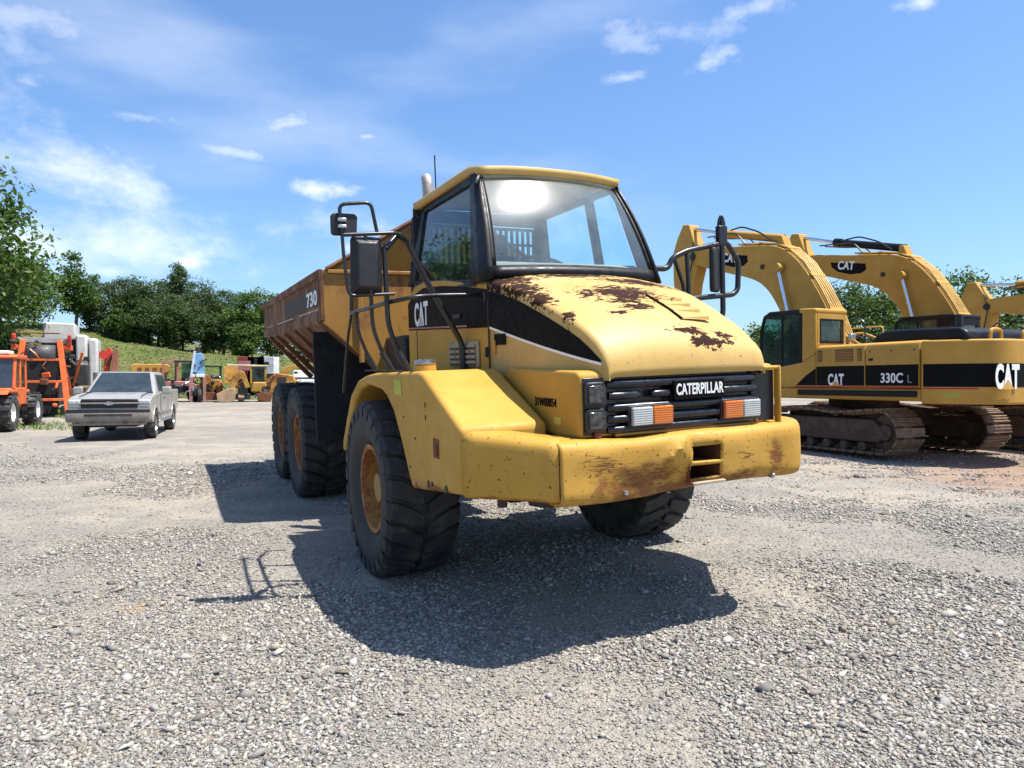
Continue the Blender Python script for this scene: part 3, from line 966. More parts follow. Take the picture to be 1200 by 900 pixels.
# ---------------- chassis
mb = MB()
mb.lim(-1.2, 1.3, -.42, -.26, .82, 1.12); mb.lim(-1.2, 1.3, .26, .42, .82, 1.12); mb.lim(1.3, 2.45, -.42, -.26, 1.06, 1.25); mb.lim(1.3, 2.45, .26, .42, 1.06, 1.25)
mb.lim(-1.3, -1.0, -.42, .42, .75, 1.25); mb.lim(2.2, 2.45, -.9, .9, 1.08, 1.25); mb.lim(.5, 1.2, -.4, .4, .75, 1.1)
mb.lim(-.35, .35, -.30, .30, .55, 1.05)
mb.build('front_frame', M['dark'], truck, bevel=.02)
mb = MB()
for x in (0, -4.14, -5.9):
    mb.tube([(x, -1.05, TR - .03), (x, 1.05, TR - .03)], .14, 14)
    mb.lathe([(.10, -.3), (.30, -.1), (.30, .1), (.10, .3)], (x, 0, TR - .03), 18, 'y')
mb.build('axle', M['dark'], truck, smooth=True)
mb = MB()
mb.lim(-6.9, -2.0, -.45, -.28, .95, 1.32); mb.lim(-6.9, -2.0, .28, .45, .95, 1.32); mb.lim(-2.4, -2.0, -.45, .45, .85, 1.45)
mb.tube([(-2.1, 0, 1.05), (-1.2, 0, 1.05)], .26, 16)
mb.lim(-4.6, -3.9, -.9, .9, .95, 1.2); mb.lim(-6.1, -5.5, -.9, .9, .95, 1.2)
mb.build('rear_frame', M['dark'], truck, bevel=.02)
mb = MB().prism([(2.2, 1.10), (2.66, 1.08), (2.5, 1.0), (2.3, .98)], -1.08, -.78, 'y')
mb.tube([(2.2, -1.22, 1.08), (2.2, -1.22, .97)], .035, 10)
mb.build('belly_guard', M['dark'], truck, bevel=.015)
# mudguards behind the cab, hanging rubber
mb = MB().lim(-2.28, -2.22, -1.60, -.50, .98, 2.28)
mb.build('mudflap', M['mudflap'], truck, bevel=.01)
MB().lim(-2.28, -2.22, .50, 1.60, .98, 2.28).build('mudflap', M['mudflap'], truck, bevel=.01)
mb = MB().lim(-2.05, -1.25, -.80, .80, 1.30, 2.20); mb.lim(-1.9, -1.15, -1.0, -.3, 1.15, 1.75)
mb.build('hydraulic_tank', M['dark'], truck, bevel=.04)
for k, (dy, dz) in enumerate(((-.62, 0), (-.5, .12), (-.3, .2), (.2, .1), (.45, 0))):
    MB().smooth_tube([(-.95, dy, 1.55 + dz), (-1.3, dy - .05, 1.45 + dz), (-1.7, dy * .8, 1.6 + dz), (-2.3, dy * .8, 1.35)], .03, 8, .2).build('hose', M['hose'], truck, smooth=True)

# ---------------- fenders
FEN_OUT = [(-1.20, .98), (-1.17, 1.10), (-.95, 1.36), (-.72, 1.60), (-.42, 1.745), (-.10, 1.80), (.20, 1.825), (1.42, 1.855), (1.53, 1.84), (2.255, 1.505), (2.255, 1.085), (1.22, .965)]
FEN_IN = [(1.14, 1.06), (.98, 1.29), (.78, 1.52), (.60, 1.63), (.42, 1.685), (-.05, 1.715), (-.35, 1.66), (-.60, 1.53), (-.82, 1.31), (-1.04, 1.04), (-1.12, .98)]
for sd in (-1, 1):
    yo = 1.52 if sd < 0 else 1.50
    FO = FEN_OUT if sd < 0 else [(x, z) if x < 1.4 else {1.42: (1.05, 1.855), 1.53: (1.18, 1.83), 2.255: (1.74, z if z > 1.2 else 1.02)}[x] for (x, z) in FEN_OUT]
    f = MB().prism(FO + FEN_IN, sd * yo, sd * .90, 'y')
    fo = f.build('fender', M['yellow_fender'], truck, bevel=.035, segs=3, angle=28)
    d = MB()
    if sd < 0:
        for (x, z) in ((1.60, 1.62), (1.60, 1.53)): d.box((x, -1.522, z), (.012, .006, .035))
        for (x, z) in ((1.17, 1.50), (1.05, 1.25), (1.30, 1.13), (1.45, 1.36)): d.box((x - .1, -1.522, z), (.014, .006, .016))
        d.build('bolt_hole', M['dark'], fo)
        d = MB().lim(1.76, 1.86, -1.528, -1.520, 1.27, 1.40)
        d.lim(1.82, 1.85, -1.54, -1.528, 1.29, 1.36)
        d.build('latch', M['rust'], fo)
        d = MB()
        for (x, z, r) in ((1.62, 1.065, .025), (1.70, 1.075, .018), (1.98, 1.085, .026)):
            d.lathe([(.001, -1.5255), (r, -1.5255), (r, -1.519)], (x, 0, z), 10, 'y')
        d.build('corroded_hole', M['dark'], fo)
        for x in (.02, .34, .66, .98):
            MB().box((x, -1.49, 1.846 + .009 * x), (.014, .12, .012)).build('tread_seam', M['dark'], fo)
        MB().lim(.86, 1.04, -1.5265, -1.5205, 1.665, 1.785).build('sticker', plain('yellow_green_sticker', (.50, .52, .06), .6), fo)
        d = MB().lathe([(.001, .0), (.085, .0), (.085, .05), (.001, .05)], (1.26, -1.40, 1.845), 20, 'z')
        cap = d.build('filler_neck', M['yellow'], fo, smooth=True)
        d = MB().lathe([(.001, .05), (.080, .052), (.088, .065), (.084, .085), (.04, .095), (.001, .095)], (1.26, -1.40, 1.845), 20, 'z')
        d.build('filler_cap', M['steel'], cap, smooth=True)
# inner wheel housing panel between fender and frame
for sd in (-1, 1):
    MB().lim(-.9, 1.35, sd * .86, sd * .895, 1.0, 1.80).build('wheel_housing', M['dark'], truck)


# ---------------- bumper
def bumper():
    ys = np.concatenate([np.linspace(-1.085, .72, 84), .72 + .34 * np.sin(np.linspace(0, 1, 13)[1:] * math.pi / 2 * .97)])
    # section (x offset back from front face, z) going from rear top over the front to rear bottom
    sec = [(-.45, 1.43), (-.30, 1.43), (-.12, 1.43), (-.065, 1.428), (-.035, 1.42), (-.014, 1.403), (-.003, 1.378), (0, 1.333), (0, 1.29), (0, 1.25), (0, 1.228), (0, 1.205), (0, 1.16), (0, 1.13), (0, 1.10), (-.005, 1.085), (-.018, 1.06), (-.05, 1.045), (-.10, 1.04), (-.30, 1.05)]
    P = []
    for y in ys:
        row = []
        bend = .34 * (1 - math.sqrt(max(0.0, 1 - min(1.0, (y - .72) / .34) ** 2))) if y > .72 else 0.0      # rounded end
        for (dx, z) in sec:
            d = 0.0
            # knock on the lower right quarter and along the bottom edge
            g = math.exp(-((y + .30) / .34) ** 2) * math.exp(-((z - 1.11) / .11) ** 2)
            d -= .075 * g
            crease = math.exp(-((y + .40 - (z - 1.2) * 1.3) / .05) ** 2) * math.exp(-((z - 1.3) / .13) ** 2)
            d += .028 * crease
            d -= .022 * math.exp(-((y + .10) / .10) ** 2) * math.exp(-((z - 1.38) / .06) ** 2)
            d -= .018 * math.exp(-((y - .5) / .2) ** 2) * math.exp(-((z - 1.06) / .06) ** 2)
            d += .006 * (float(vnoise(np.array(y * 5 + 40), np.array(z * 9))) - .5) * 2
            zz = z + (.022 * math.exp(-((y - .25) / .5) ** 2) - .018 * math.exp(-((y + .55) / .4) ** 2)) * (1 if z < 1.12 else .0)
            zz -= .018 * math.exp(-((y + .52) / .25) ** 2) * (1 if z > 1.34 else 0)
            zz += .012 * (float(vnoise(np.array(y * 7 + 3), np.array(.5))) - .5) * (1 if z < 1.09 else 0)
            xx = 2.75 + dx * (1 - .8 * min(1, bend / .3)) + d - bend - .01 * max(0, y)
            row.append((xx, y, zz))
        P.append(row)
    skip = lambda i, j: (-.115 < (ys[i] + ys[i + 1]) / 2 < .125) and ((1.10 < (sec[j][1] + sec[j + 1][1]) / 2 < 1.205) or (1.228 < (sec[j][1] + sec[j + 1][1]) / 2 < 1.333)) and sec[j][0] > -.02
    b = MB().grid(P, skip=skip)
    o = b.build('bumper', M['yellow_bumper'], truck, smooth=True, solid=.022, recalc=True)
    # recess behind the opening
    r = MB()
    y0, y1, z0, z1, xb = -.125, .135, 1.09, 1.345, 2.45
    r.add([(2.735, y0, z0), (2.735, y1, z0), (2.735, y1, z1), (2.735, y0, z1), (xb, y0, z0), (xb, y1, z0), (xb, y1, z1), (xb, y0, z1)],
          [(4, 5, 6, 7), (0, 1, 5, 4), (3, 7, 6, 2), (0, 4, 7, 3), (1, 2, 6, 5)])
    r.build('towing_recess', M['rust'], o)
    MB().lim(2.46, 2.72, -.12, .13, 1.208, 1.226).build('recess_shelf', M['rust'], o)
    MB().lathe([(.001, 0), (.033, 0), (.038, .03), (.03, .07), (.001, .075)], (2.60, -.045, 1.228), 14, 'z').build('red_plug', M['red'], o, smooth=True)
    MB().lim(2.74, 2.775, -.13, .14, 1.085, 1.102).build('step_lip', M['louvre'], o, bevel=.004)
    for (x, y, z, ax) in ((2.752, -.62, 1.085, 'x'), (2.74, .60, 1.075, 'x')):
        MB().lathe([(.001, .025), (.012, .025), (.02, .012), (.02, -.02)], (x - .02 if y > 0 else x - .035, y, z), 8, ax).build('bolt', M['steel'], o, smooth=True)
    for y in (-.75, .55):
        MB().lathe([(.001, .03), (.018, .028), (.024, .01), (.024, -.01)], (2.62, y, 1.435), 8, 'z').build('bolt', M['rust'], o, smooth=True)
    # angled corner pieces running back to the fenders
    for sd in (-1, 1):
        a = Vector((2.735, -1.095 * 1, 0)) if sd < 0 else Vector((2.36, 1.03, 0))
        e = Vector((2.262, -1.515, 0)) if sd < 0 else Vector((1.76, 1.46, 0))
        inn = Vector((-.32, .28 * -sd * 1.0, 0))
        sec2 = [(-.26, 1.435), (-.065, 1.434), (-.035, 1.424), (-.014, 1.406), (-.003, 1.38), (0, 1.333), (0, 1.12), (-.006, 1.09), (-.03, 1.07), (-.08, 1.062), (-.26, 1.065)]
        dirv = (e - a).normalized(); nrm = Vector((dirv.y, -dirv.x, 0))
        if nrm.x < 0: nrm = -nrm
        rows = []
        for k in range(9):
            t = k / 8; p = a.lerp(e, t)
            zt = .055 * t if sd < 0 else -.02
            rows.append([(p.x + nrm.x * dx - (0), p.y + nrm.y * dx, z + (zt if z > 1.2 else .0)) for dx, z in sec2])
        MB().grid(rows).build('bumper_corner', M['yellow_bumper'], truck, smooth=True, solid=.02)
    return o


bumper()

# ---------------- hood
HX = [1.20, 1.45, 1.75, 2.05, 2.30, 2.45, 2.55, 2.61, 2.645, 2.655]
HE = [.835, .83, .82, .80, .765, .735, .71, .69, .675, .67]
HZ = [2.545, 2.50, 2.42, 2.31, 2.20, 2.12, 2.04, 1.965, 1.89, 1.80]
HC = [2.62, 2.56, 2.475, 2.365, 2.25, 2.165, 2.08, 2.0, 1.915, 1.80]


def hood_row(x):
    e, ze, zc = interp(x, HX, HE), interp(x, HX, HZ), interp(x, HX, HC)
    rad = .045
    right = [(-e - .0, 1.46), (-e, 1.62), (-e, ze - rad - .12), (-e, ze - rad)]
    for k in range(1, 5):
        t = k / 5 * math.pi / 2
        right.append((-e + rad * (1 - math.cos(t)), ze - rad + rad * math.sin(t)))
    ye = e - rad
    top = []
    for k in range(17):
        y = -ye + 2 * ye * k / 16
        top.append((y, ze + (zc - ze) * (1 - abs(y / ye) ** 2.6)))
    left = [(-y, z) for (y, z) in right[::-1]]
    if x > 2.42:
        right = [(y, max(z, 1.792)) for (y, z) in right]; left = [(y, max(z, 1.792)) for (y, z) in left]
    k = float(sstep(1.2, 2.3, x))           # the nose is knocked in a little on its left side
    row = right + top + left
    return [(x, y * (1 - .085 * k) if y > 0 else y, z - (.055 * k * (1 - float(sstep(2.5, 2.655, x))) * min(1.0, y / e) if (y > 0 and z > 1.7) else 0.0)) for (y, z) in row]


hxs = list(np.linspace(1.205, 2.3, 14)) + [2.36, 2.42, 2.47, 2.51, 2.55, 2.58, 2.605, 2.625, 2.64, 2.65, 2.655]
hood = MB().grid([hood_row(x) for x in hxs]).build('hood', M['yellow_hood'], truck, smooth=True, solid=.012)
hood.data.set_sharp_from_angle(angle=R(80))


def side_strip(x0, x1, lo, hi, y_of, off, n=16):
    """strip lying on a side panel between two height curves"""
    a = []
    for k in range(n + 1):
        x = lerp(x0, x1, k / n); a.append([(x, y_of(x) - off, lo(x)), (x, y_of(x) - off, hi(x))])
    return MB().grid(a)


hs = lambda x: -interp(x, HX, HE)
lo_line = lambda x: lerp(2.195, 1.905, (x - 1.21) / (2.60 - 1.21))
for sd in (1, -1):
    yo = (lambda x: hs(x)) if sd > 0 else (lambda x: -hs(x) * (1 - .085 * float(sstep(1.2, 2.3, x))))
    dz_ = (lambda x: 0.0) if sd > 0 else (lambda x: .05 * float(sstep(1.2, 2.3, x)))
    of = .004 if sd > 0 else -.004
    hi_line = lambda x: max(lo_line(x) + .004, interp(x, HX, HZ) - .085 - dz_(x))
    side_strip(1.212, 2.60, lo_line, hi_line, yo, of).build('black_decal', M['decal_black'], hood)
    side_strip(1.212, 2.60, lambda x: lo_line(x) - .030, lambda x: lo_line(x) - .012, yo, of * 1.2).build('white_stripe', M['letter'], hood)
    side_strip(1.212, 2.60, lambda x: lo_line(x) - .012, lambda x: lo_line(x), yo, of * 1.2).build('black_decal', M['decal_black'], hood)
MB().box((1.40, -.838, 2.075), (.20, .006, .085)).build('badge', M['decal_black'], hood)
# vent scoop on the hood
vx0, vx1, vy0, vy1 = 2.04, 2.44, .07, .33
hz_at = lambda x, y: interp(x, HX, HZ) + (interp(x, HX, HC) - interp(x, HX, HZ)) * (1 - abs(y / (interp(x, HX, HE) - .045)) ** 2.6)
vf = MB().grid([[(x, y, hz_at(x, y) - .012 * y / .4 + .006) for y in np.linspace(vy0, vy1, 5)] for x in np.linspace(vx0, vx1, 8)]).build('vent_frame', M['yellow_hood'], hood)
MB().tube([(x, vy0, hz_at(x, vy0) + .004) for x in np.linspace(vx0, vx1, 6)], .007, 6).build('vent_edge_shadow', M['decal_black'], vf)  # black strip drawn in for the shadow along the vent's edge
for k in range(4):
    x0 = vx0 + .010 + k * .098; x1 = x0 + .088
    za = lambda x, y, h: (x, y, hz_at(x, y) - .012 * y / .4 + h)
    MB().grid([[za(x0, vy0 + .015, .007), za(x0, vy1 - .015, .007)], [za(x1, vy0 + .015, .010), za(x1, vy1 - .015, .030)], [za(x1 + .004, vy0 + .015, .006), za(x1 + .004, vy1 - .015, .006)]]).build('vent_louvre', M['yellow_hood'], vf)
    MB().add([za(x0, vy1 - .0148, .0075), za(x1, vy1 - .0148, .030), za(x1, vy1 - .0148, .0065)], [(0, 1, 2)]).build('vent_slot', M['decal_black'], vf)

for (x, z) in ((1.30, 2.02), (1.30, 1.62)):
    MB().box((x, -.842, z), (.05, .02, .10)).build('hood_hinge', M['yellow'], hood, bevel=.006)
# headlamp pods
for sd in (-1, 1):
    yo = .865 if sd < 0 else .765
    pod = MB().prism([(1.62, 1.41), (2.60, 1.425), (2.60, 1.82), (2.56, 1.845), (1.60, 1.86), (1.50, 1.80)], sd * yo, sd * .60, 'y')
    po = pod.build('headlamp_pod', M['yellow'], truck, bevel=.05, segs=3)
    fr = MB().lim(2.600, 2.607, sd * (yo - .025), sd * (.60 if sd < 0 else .53), 1.445, 1.80)
    fr.build('lamp_surround', M['grille_black'], po, bevel=.003)
    if sd < 0:
        for (z0, z1) in ((1.625, 1.775), (1.465, 1.61)):
            b = MB().prism([(-.835, z0 + .01), (-.825, z0), (-.705, z0), (-.69, z0 + .02), (-.69, z1 - .03), (-.715, z1), (-.82, z1), (-.835, z1 - .012)], 2.607, 2.645, 'x').build('headlamp', M['plastic'], po, bevel=.008)
            MB().prism([(-.822, z0 + .02), (-.72, z0 + .02), (-.708, z0 + .05), (-.708, z1 - .045), (-.735, z1 - .02), (-.822, z1 - .022)], 2.645, 2.655, 'x').build('lamp_lens', M['lamp'], b, bevel=.006)
    else:
        # the lamps are gone: an open dark socket with a yellow rim
        MB().lim(2.606, 2.66, .742, .764, 1.42, 1.83).build('socket_rim', M['yellow'], po, bevel=.01)
        MB().lim(2.606, 2.66, .60, .741, 1.805, 1.83).build('socket_rim', M['yellow'], po, bevel=.01)
        MB().lim(2.606, 2.64, .66, .735, 1.42, 1.445).build('socket_rim', M['yellow'], po, bevel=.008)
text('serial_number', '31W00854', M['decal_black'], truck, (2.02, -.8685, 1.605), (1, 0, 0), (0, 0, 1), .30, .058, bold=.012, depth=.003)
MB().box((2.33, -.868, 1.52), (.09, .004, .05)).build('sticker', plain('ochre_sticker', (.52, .42, .05), .6), truck)

# grille
gb = MB().lim(2.55, 2.585, -.66, .70, 1.44, 1.80).build('grille', M['grille_black'], truck)
for (z, r) in ((1.755, .030), (1.682, .026), (1.605, .028), (1.535, .028), (1.468, .026)):
    if abs(z - 1.682) < .01:
        for (a, b) in ((-.655, -.44), (-.33, -.19), (.235, .55)):
            MB().tube([(2.615, a, z), (2.63, a + .03, z), (2.63, b - .03, z), (2.615, b, z)], r, 10).build('grille_slat', M['grille_black'], gb, smooth=True)
    else:
        MB().tube([(2.60, -.655, z), (2.625, -.62, z), (2.625, .50, z), (2.60, .55, z)], r, 10).build('grille_slat', M['grille_black'], gb, smooth=True)
MB().lim(2.60, 2.635, -.62, .57, 1.425, 1.448).build('grille_sill', M['rusty_yellow'], gb, bevel=.008)
np_ = MB().lim(2.640, 2.668, -.185, .240, 1.635, 1.765).build('name_plate', M['decal_black'], gb, bevel=.006)
text('lettering', 'CATERPILLAR', M['letter'], np_, (2.6685, -.170, 1.665), (0, 1, 0), (0, 0, 1), .395, .075, bold=.028, depth=.003)
for sd, (ya, yb, yc) in ((-1, (-.525, -.365, -.205)), (1, (.545, .39, .225))):
    h = MB().lim(2.61, 2.655, min(ya, yc) - .01, max(ya, yc) + .01, 1.478, 1.615).build('turn_signal', M['plastic'], gb, bevel=.005)
    MB().lim(2.655, 2.685, min(ya, yb) + .003, max(ya, yb) - .003, 1.488, 1.605).build('clear_lens', M['lens'], h, bevel=.008)
    MB().lim(2.655, 2.685, min(yc, yb) + .003, max(yc, yb) - .003, 1.488, 1.605).build('amber_lens', M['amber'], h, bevel=.008)

# ---------------- cab
cab = MB().prism([(-.92, 1.55), (1.195, 1.50), (1.195, 2.53), (.9, 2.575), (.2, 2.655), (-.35, 2.70), (-.68, 2.68), (-.88, 2.58), (-.92, 2.45)], -.84, .84, 'y').build('cab_shell', M['yellow'], truck, bevel=.03, segs=3)
# black side band with a thin light line
top_b = lambda x: interp(x, [-.9, -.7, -.35, .2, .9, 1.2], [2.50, 2.585, 2.635, 2.60, 2.52, 2.475])
bot_b = lambda x: lerp(2.235, 2.175, (x + .9) / 2.1)
for sd in (-1, 1):
    yy = lambda x: -.84
    q = side_strip(-.885, 1.188, bot_b, top_b, (lambda x: -.8435) if sd < 0 else (lambda x: .8435), 0)
    q.build('black_decal', M['decal_black'], cab)
    q = side_strip(-.885, .75, lambda x: bot_b(x) + .012, lambda x: bot_b(x) + .026, (lambda x: -.8455) if sd < 0 else (lambda x: .8455), 0)
    q.build('pink_stripe', plain('faded_red_stripe', (.45, .16, .15), .6), cab)
text('lettering', 'CAT', M['letter'], cab, (-.66, -.845, 2.262), (1, 0, 0), (0, 0, 1), .42, .24, bold=.035, depth=.003)
MB().prism([(-.56, 2.262), (-.36, 2.262), (-.455, 2.37)], -.8475, -.8495, 'y').build('triangle_mark', plain('logo_grey', (.45, .44, .40), .6), cab)
MB().box((1.198, -.8405, 2.18), (.012, .008, .70)).build('door_seam', M['dark'], cab)
MB().box((.55, -.85, 2.30), (.16, .03, .045)).build('door_handle', M['plastic'], cab, bevel=.01)
MB().box((-.62, -.8405, 2.1), (.010, .008, .80)).build('door_seam', M['dark'], cab)
for z in (1.98, 2.42):
    MB().tube([(1.17, -.853, z - .04), (1.17, -.853, z + .04)], .014, 8).build('door_hinge', M['plastic'], cab, smooth=True)
# louvre panel
lv = MB().lim(.34, 1.02, -.862, -.842, 1.86, 2.075).build('louvre_panel', M['louvre'], cab, bevel=.008)
for k in range(4):
    z = 1.885 + k * .046
    MB().prism([(.39, z), (.97, z), (.97, z + .028), (.39, z + .028)], -.862, -.878, 'y').build('louvre', M['louvre'], lv, bevel=.01)
    MB().lim(.39, .97, -.874, -.8625, z - .012, z - .001).build('louvre_slot', M['dark'], lv)

# greenhouse: pillars, roof, panes
WB, WT = (1.262, .815, 2.595), (.770, .700, 3.520)          # windscreen corner, bottom and top (x, |y|, z)


def ws(u, v):
    """point on the slightly bowed windscreen, u -1..1 across, v 0..1 up"""
    y = lerp(WB[1], WT[1], v) * u
    bow = .055 * (1 - u * u) + .050 * math.sin(math.pi * v)
    x = lerp(WB[0], WT[0], v) + bow * .9 - .055
    z = lerp(WB[2], WT[2], v) + bow * .3 + .02 * (1 - u * u) * v
    return Vector((x, y, z))


FR = M['black']
g0, g1, h0, h1 = -.90, .90, .075, .935


def frame_strip(name, us, vs, th=.05):
    rows = [[ws(u, v) for v in vs] for u in us]
    return MB().grid(rows).build(name, FR, cab, smooth=True, solid=th)


us = np.linspace(-1, 1, 17)
frame_strip('windscreen_frame', us, [-.02, .03, .075], .05)
frame_strip('windscreen_frame', np.linspace(-1, -.93, 3), np.linspace(.075, .95, 12), .06)
frame_strip('windscreen_frame', np.linspace(.93, 1, 3), np.linspace(.075, .95, 12), .06)
MB().grid([[ws(u, v) + Vector((.006, 0, .003)) for v in (.945, .97, 1.0)] for u in us]).build('windscreen_trim', plain('grey_metal_trim', (.30, .29, .27), .5, dust=.2), cab, smooth=True, solid=.04)
for u in (-.8, -.4, .02, .12, .5):
    MB().box(ws(u, .965) + Vector((.012, 0, .006)), (.01, .018, .018)).build('trim_screw', M['dark'], cab)
MB().grid([[ws(u, v) - Vector((.012, 0, .006)) for v in np.linspace(.06, .96, 14)] for u in np.linspace(-.95, .95, 19)]).build('windscreen', M['glass_wind'], cab, smooth=True)
# roof
RX0, RX1 = -.86, .785


def roof_pt(a, b, dz=0.0):
    x = lerp(RX0, RX1, a) + .05 * (1 - b * b) * a
    e = lerp(.76, .715, a)
    y = e * b
    z = 3.598 - .048 * max(0.0, (a - .86) / .14) ** 1.4 + .040 * (1 - abs(b) ** 2.6) * (1 - .35 * abs(2 * a - 1) ** 3) - .035 * (1 - a) + dz
    return (x, y, z)


rt = [[roof_pt(a, b) for b in np.linspace(-1, 1, 17)] for a in list(np.linspace(0, .84, 9)) + [.88, .91, .94, .97, 1.0]]
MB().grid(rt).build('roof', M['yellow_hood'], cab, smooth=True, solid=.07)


def pane(name, pts, mat, th=0.0):
    return MB().add(pts, [tuple(range(len(pts)))]).build(name, mat, cab, solid=th)


SW = lambda x, z, sd: (x, sd * lerp(.835, .715, (z - 2.6) / .82), z)
for sd in (-1, 1):
    # rear pillar, front pillar, lower rail, upper rail
    pil = MB()
    for (a, b, w) in (((-.80, 2.70), (-.72, 3.475), .17),):
        pil.add([SW(a[0] - w / 2 - .05, a[1], sd), SW(a[0] + w / 2, a[1] + .02, sd), SW(b[0] + w / 2, b[1] + .02, sd), SW(b[0] - w / 2, b[1], sd)], [(0, 1, 2, 3)])
    pil.build('rear_pillar', FR, cab, solid=.06)
    MB().grid([[Vector(SW(lerp(.95, .64, v), lerp(2.54, 3.505, v), sd)), Vector(SW(lerp(1.12, .74, v), lerp(2.54, 3.505, v), sd)), ws(sd * 1.0, lerp(-.05, .985, v)) - Vector((.02, 0, .0)), ws(sd * .965, lerp(-.05, .985, v)) - Vector((.002, 0, 0))] for v in np.linspace(0, 1, 10)]).build('front_pillar', FR, cab, smooth=True, solid=.03)
    MB().add([SW(-.75, 2.66, sd), SW(.98, 2.52, sd), SW(.95, 2.58, sd), SW(-.75, 2.74, sd)], [(0, 1, 2, 3)]).build('window_rail', FR, cab, solid=.05)
    MB().add([SW(-.72, 3.435, sd), SW(.68, 3.445, sd), SW(.68, 3.505, sd), SW(-.72, 3.505, sd)], [(0, 1, 2, 3)]).build('window_rail', FR, cab, solid=.05)
    if sd > 0:
        MB().add([SW(.20, 2.60, sd), SW(.30, 2.60, sd), SW(.26, 3.495, sd), SW(.16, 3.495, sd)], [(0, 1, 2, 3)]).build('door_pillar', FR, cab, solid=.05)
    yin = lambda p: (p[0], p[1] - sd * .02, p[2])
    pane('side_window', [yin(SW(-.78, 2.70, sd)), yin(SW(.96, 2.55, sd)), yin(SW(.66, 3.475, sd)), yin(SW(-.70, 3.475, sd))], M['glass_side'])
# rear wall with window, slotted guard behind it
rw = MB(); rw.lim(-.90, -.86, -.80, .80, 2.5, 2.95); rw.lim(-.88, -.84, -.76, .76, 3.38, 3.51)
rw.lim(-.89, -.85, -.77, -.68, 2.95, 3.42); rw.lim(-.89, -.85, .68, .77, 2.95, 3.42)
rw.build('rear_wall', M['inside_dark'], cab)
pane('rear_window', [(-.862, -.68, 2.95), (-.862, .68, 2.95), (-.862, .68, 3.38), (-.862, -.68, 3.38)], M['glass_side'])
gr = MB().lim(-1.02, -.99, -.75, .75, 3.36, 3.39).lim(-1.02, -.99, -.75, .75, 3.19, 3.215).lim(-1.02, -.99, -.75, .75, 2.62, 2.66).build('window_guard', M['black'], cab)
for k in range(22):
    y = -.73 + k * 1.46 / 21
    MB().lim(-1.018, -.992, y - .014, y + .014, 2.65, 3.37).build('guard_bar', M['black'], gr)
# interior
MB().prism([(.98, 2.45), (1.20, 2.55), (1.12, 2.66), (.95, 2.74), (.80, 2.72), (.72, 2.45)], -.76, .76, 'y').build('dashboard', M['inside'], cab, bevel=.03)
st = MB()
st.lim(-.55, -.05, -.28, .26, 2.02, 2.22)
st.prism([(-.52, 2.2), (-.36, 2.2), (-.48, 3.0), (-.62, 3.0)], -.27, .30, 'y')
seat = st.build('seat', M['inside_dark'], cab, bevel=.06, segs=3)
MB().prism([(-.62, 3.02), (-.52, 3.02), (-.58, 3.24), (-.66, 3.24)], -.12, .18, 'y').build('headrest', M['inside_dark'], seat, bevel=.03)
wheel_c = Vector((.60, 0, 2.76)); tl = Euler((0, R(-62), 0)).to_matrix()
ring = [wheel_c + tl @ Vector((0, .22 * math.cos(t), .22 * math.sin(t))) for t in [2 * math.pi * k / 28 for k in range(29)]]
sw = MB().tube(ring, .016, 8).tube([wheel_c, (.80, 0, 2.50)], .03, 8)
for a in (0.5, 2.6, 4.7): sw.tube([wheel_c, wheel_c + tl @ Vector((0, .22 * math.cos(a), .22 * math.sin(a)))], .013, 6)
sw.build('steering_wheel', M['inside_dark'], cab, smooth=True)
MB().lim(-.84, 1.1, -.78, .78, 1.9, 1.96).build('cab_floor', M['inside_dark'], cab)

# exhaust, aerial, beacon wire
ex = MB().tube([(-1.18, -.48, 2.3), (-1.18, -.48, 3.55)], .085, 18).build('exhaust_stack', M['dark'], truck, smooth=True)
MB().tube([(-1.18, -.48, 3.45), (-1.18, -.48, 3.84), (-1.19, -.48, 3.90), (-1.22, -.48, 3.93)], .06, 18).build('tail_pipe', plain('weathered_steel_pipe', (.42, .38, .33), .5, metal=.5, var=.3, vscale=10), ex, smooth=True)
MB().tube([(-.72, -.55, 3.48), (-.72, -.55, 3.60), (-.73, -.55, 4.05)], .008, 6).build('aerial', M['rail'], truck, smooth=True)
MB().smooth_tube([(-.80, -.70, 3.38), (-.88, -.74, 3.50), (-.86, -.70, 3.60), (-.74, -.58, 3.62)], .012, 6, .06).build('aerial_wire', M['rail'], truck, smooth=True)

# ---------------- hand rails and mirrors
X = 1.0


def rail(pts, r=.017, parent=truck, name='hand_rail', rad=.05):
    return MB().smooth_tube(pts, r, 10, rad).build(name, M['rail'], parent, smooth=True)


def P_(y, z, x=X): return (x, y, z)


mf = rail([P_(-1.93, 2.93), P_(-1.94, 3.11), P_(-1.70, 3.14), P_(-1.66, 2.92)], .014, name='mirror_frame')
rail([P_(-1.93, 3.0), P_(-1.92, 2.73), P_(-1.895, 2.43), P_(-1.54, 2.45)], .013, mf, 'frame_tube')
rail([P_(-1.92, 2.885), P_(-1.50, 2.92), (.88, -1.44, 2.90)], .015, mf, 'frame_tube')
rail([P_(-1.75, 2.90), P_(-1.74, 2.70), P_(-1.72, 2.44)], .014, mf, 'mirror_rod')
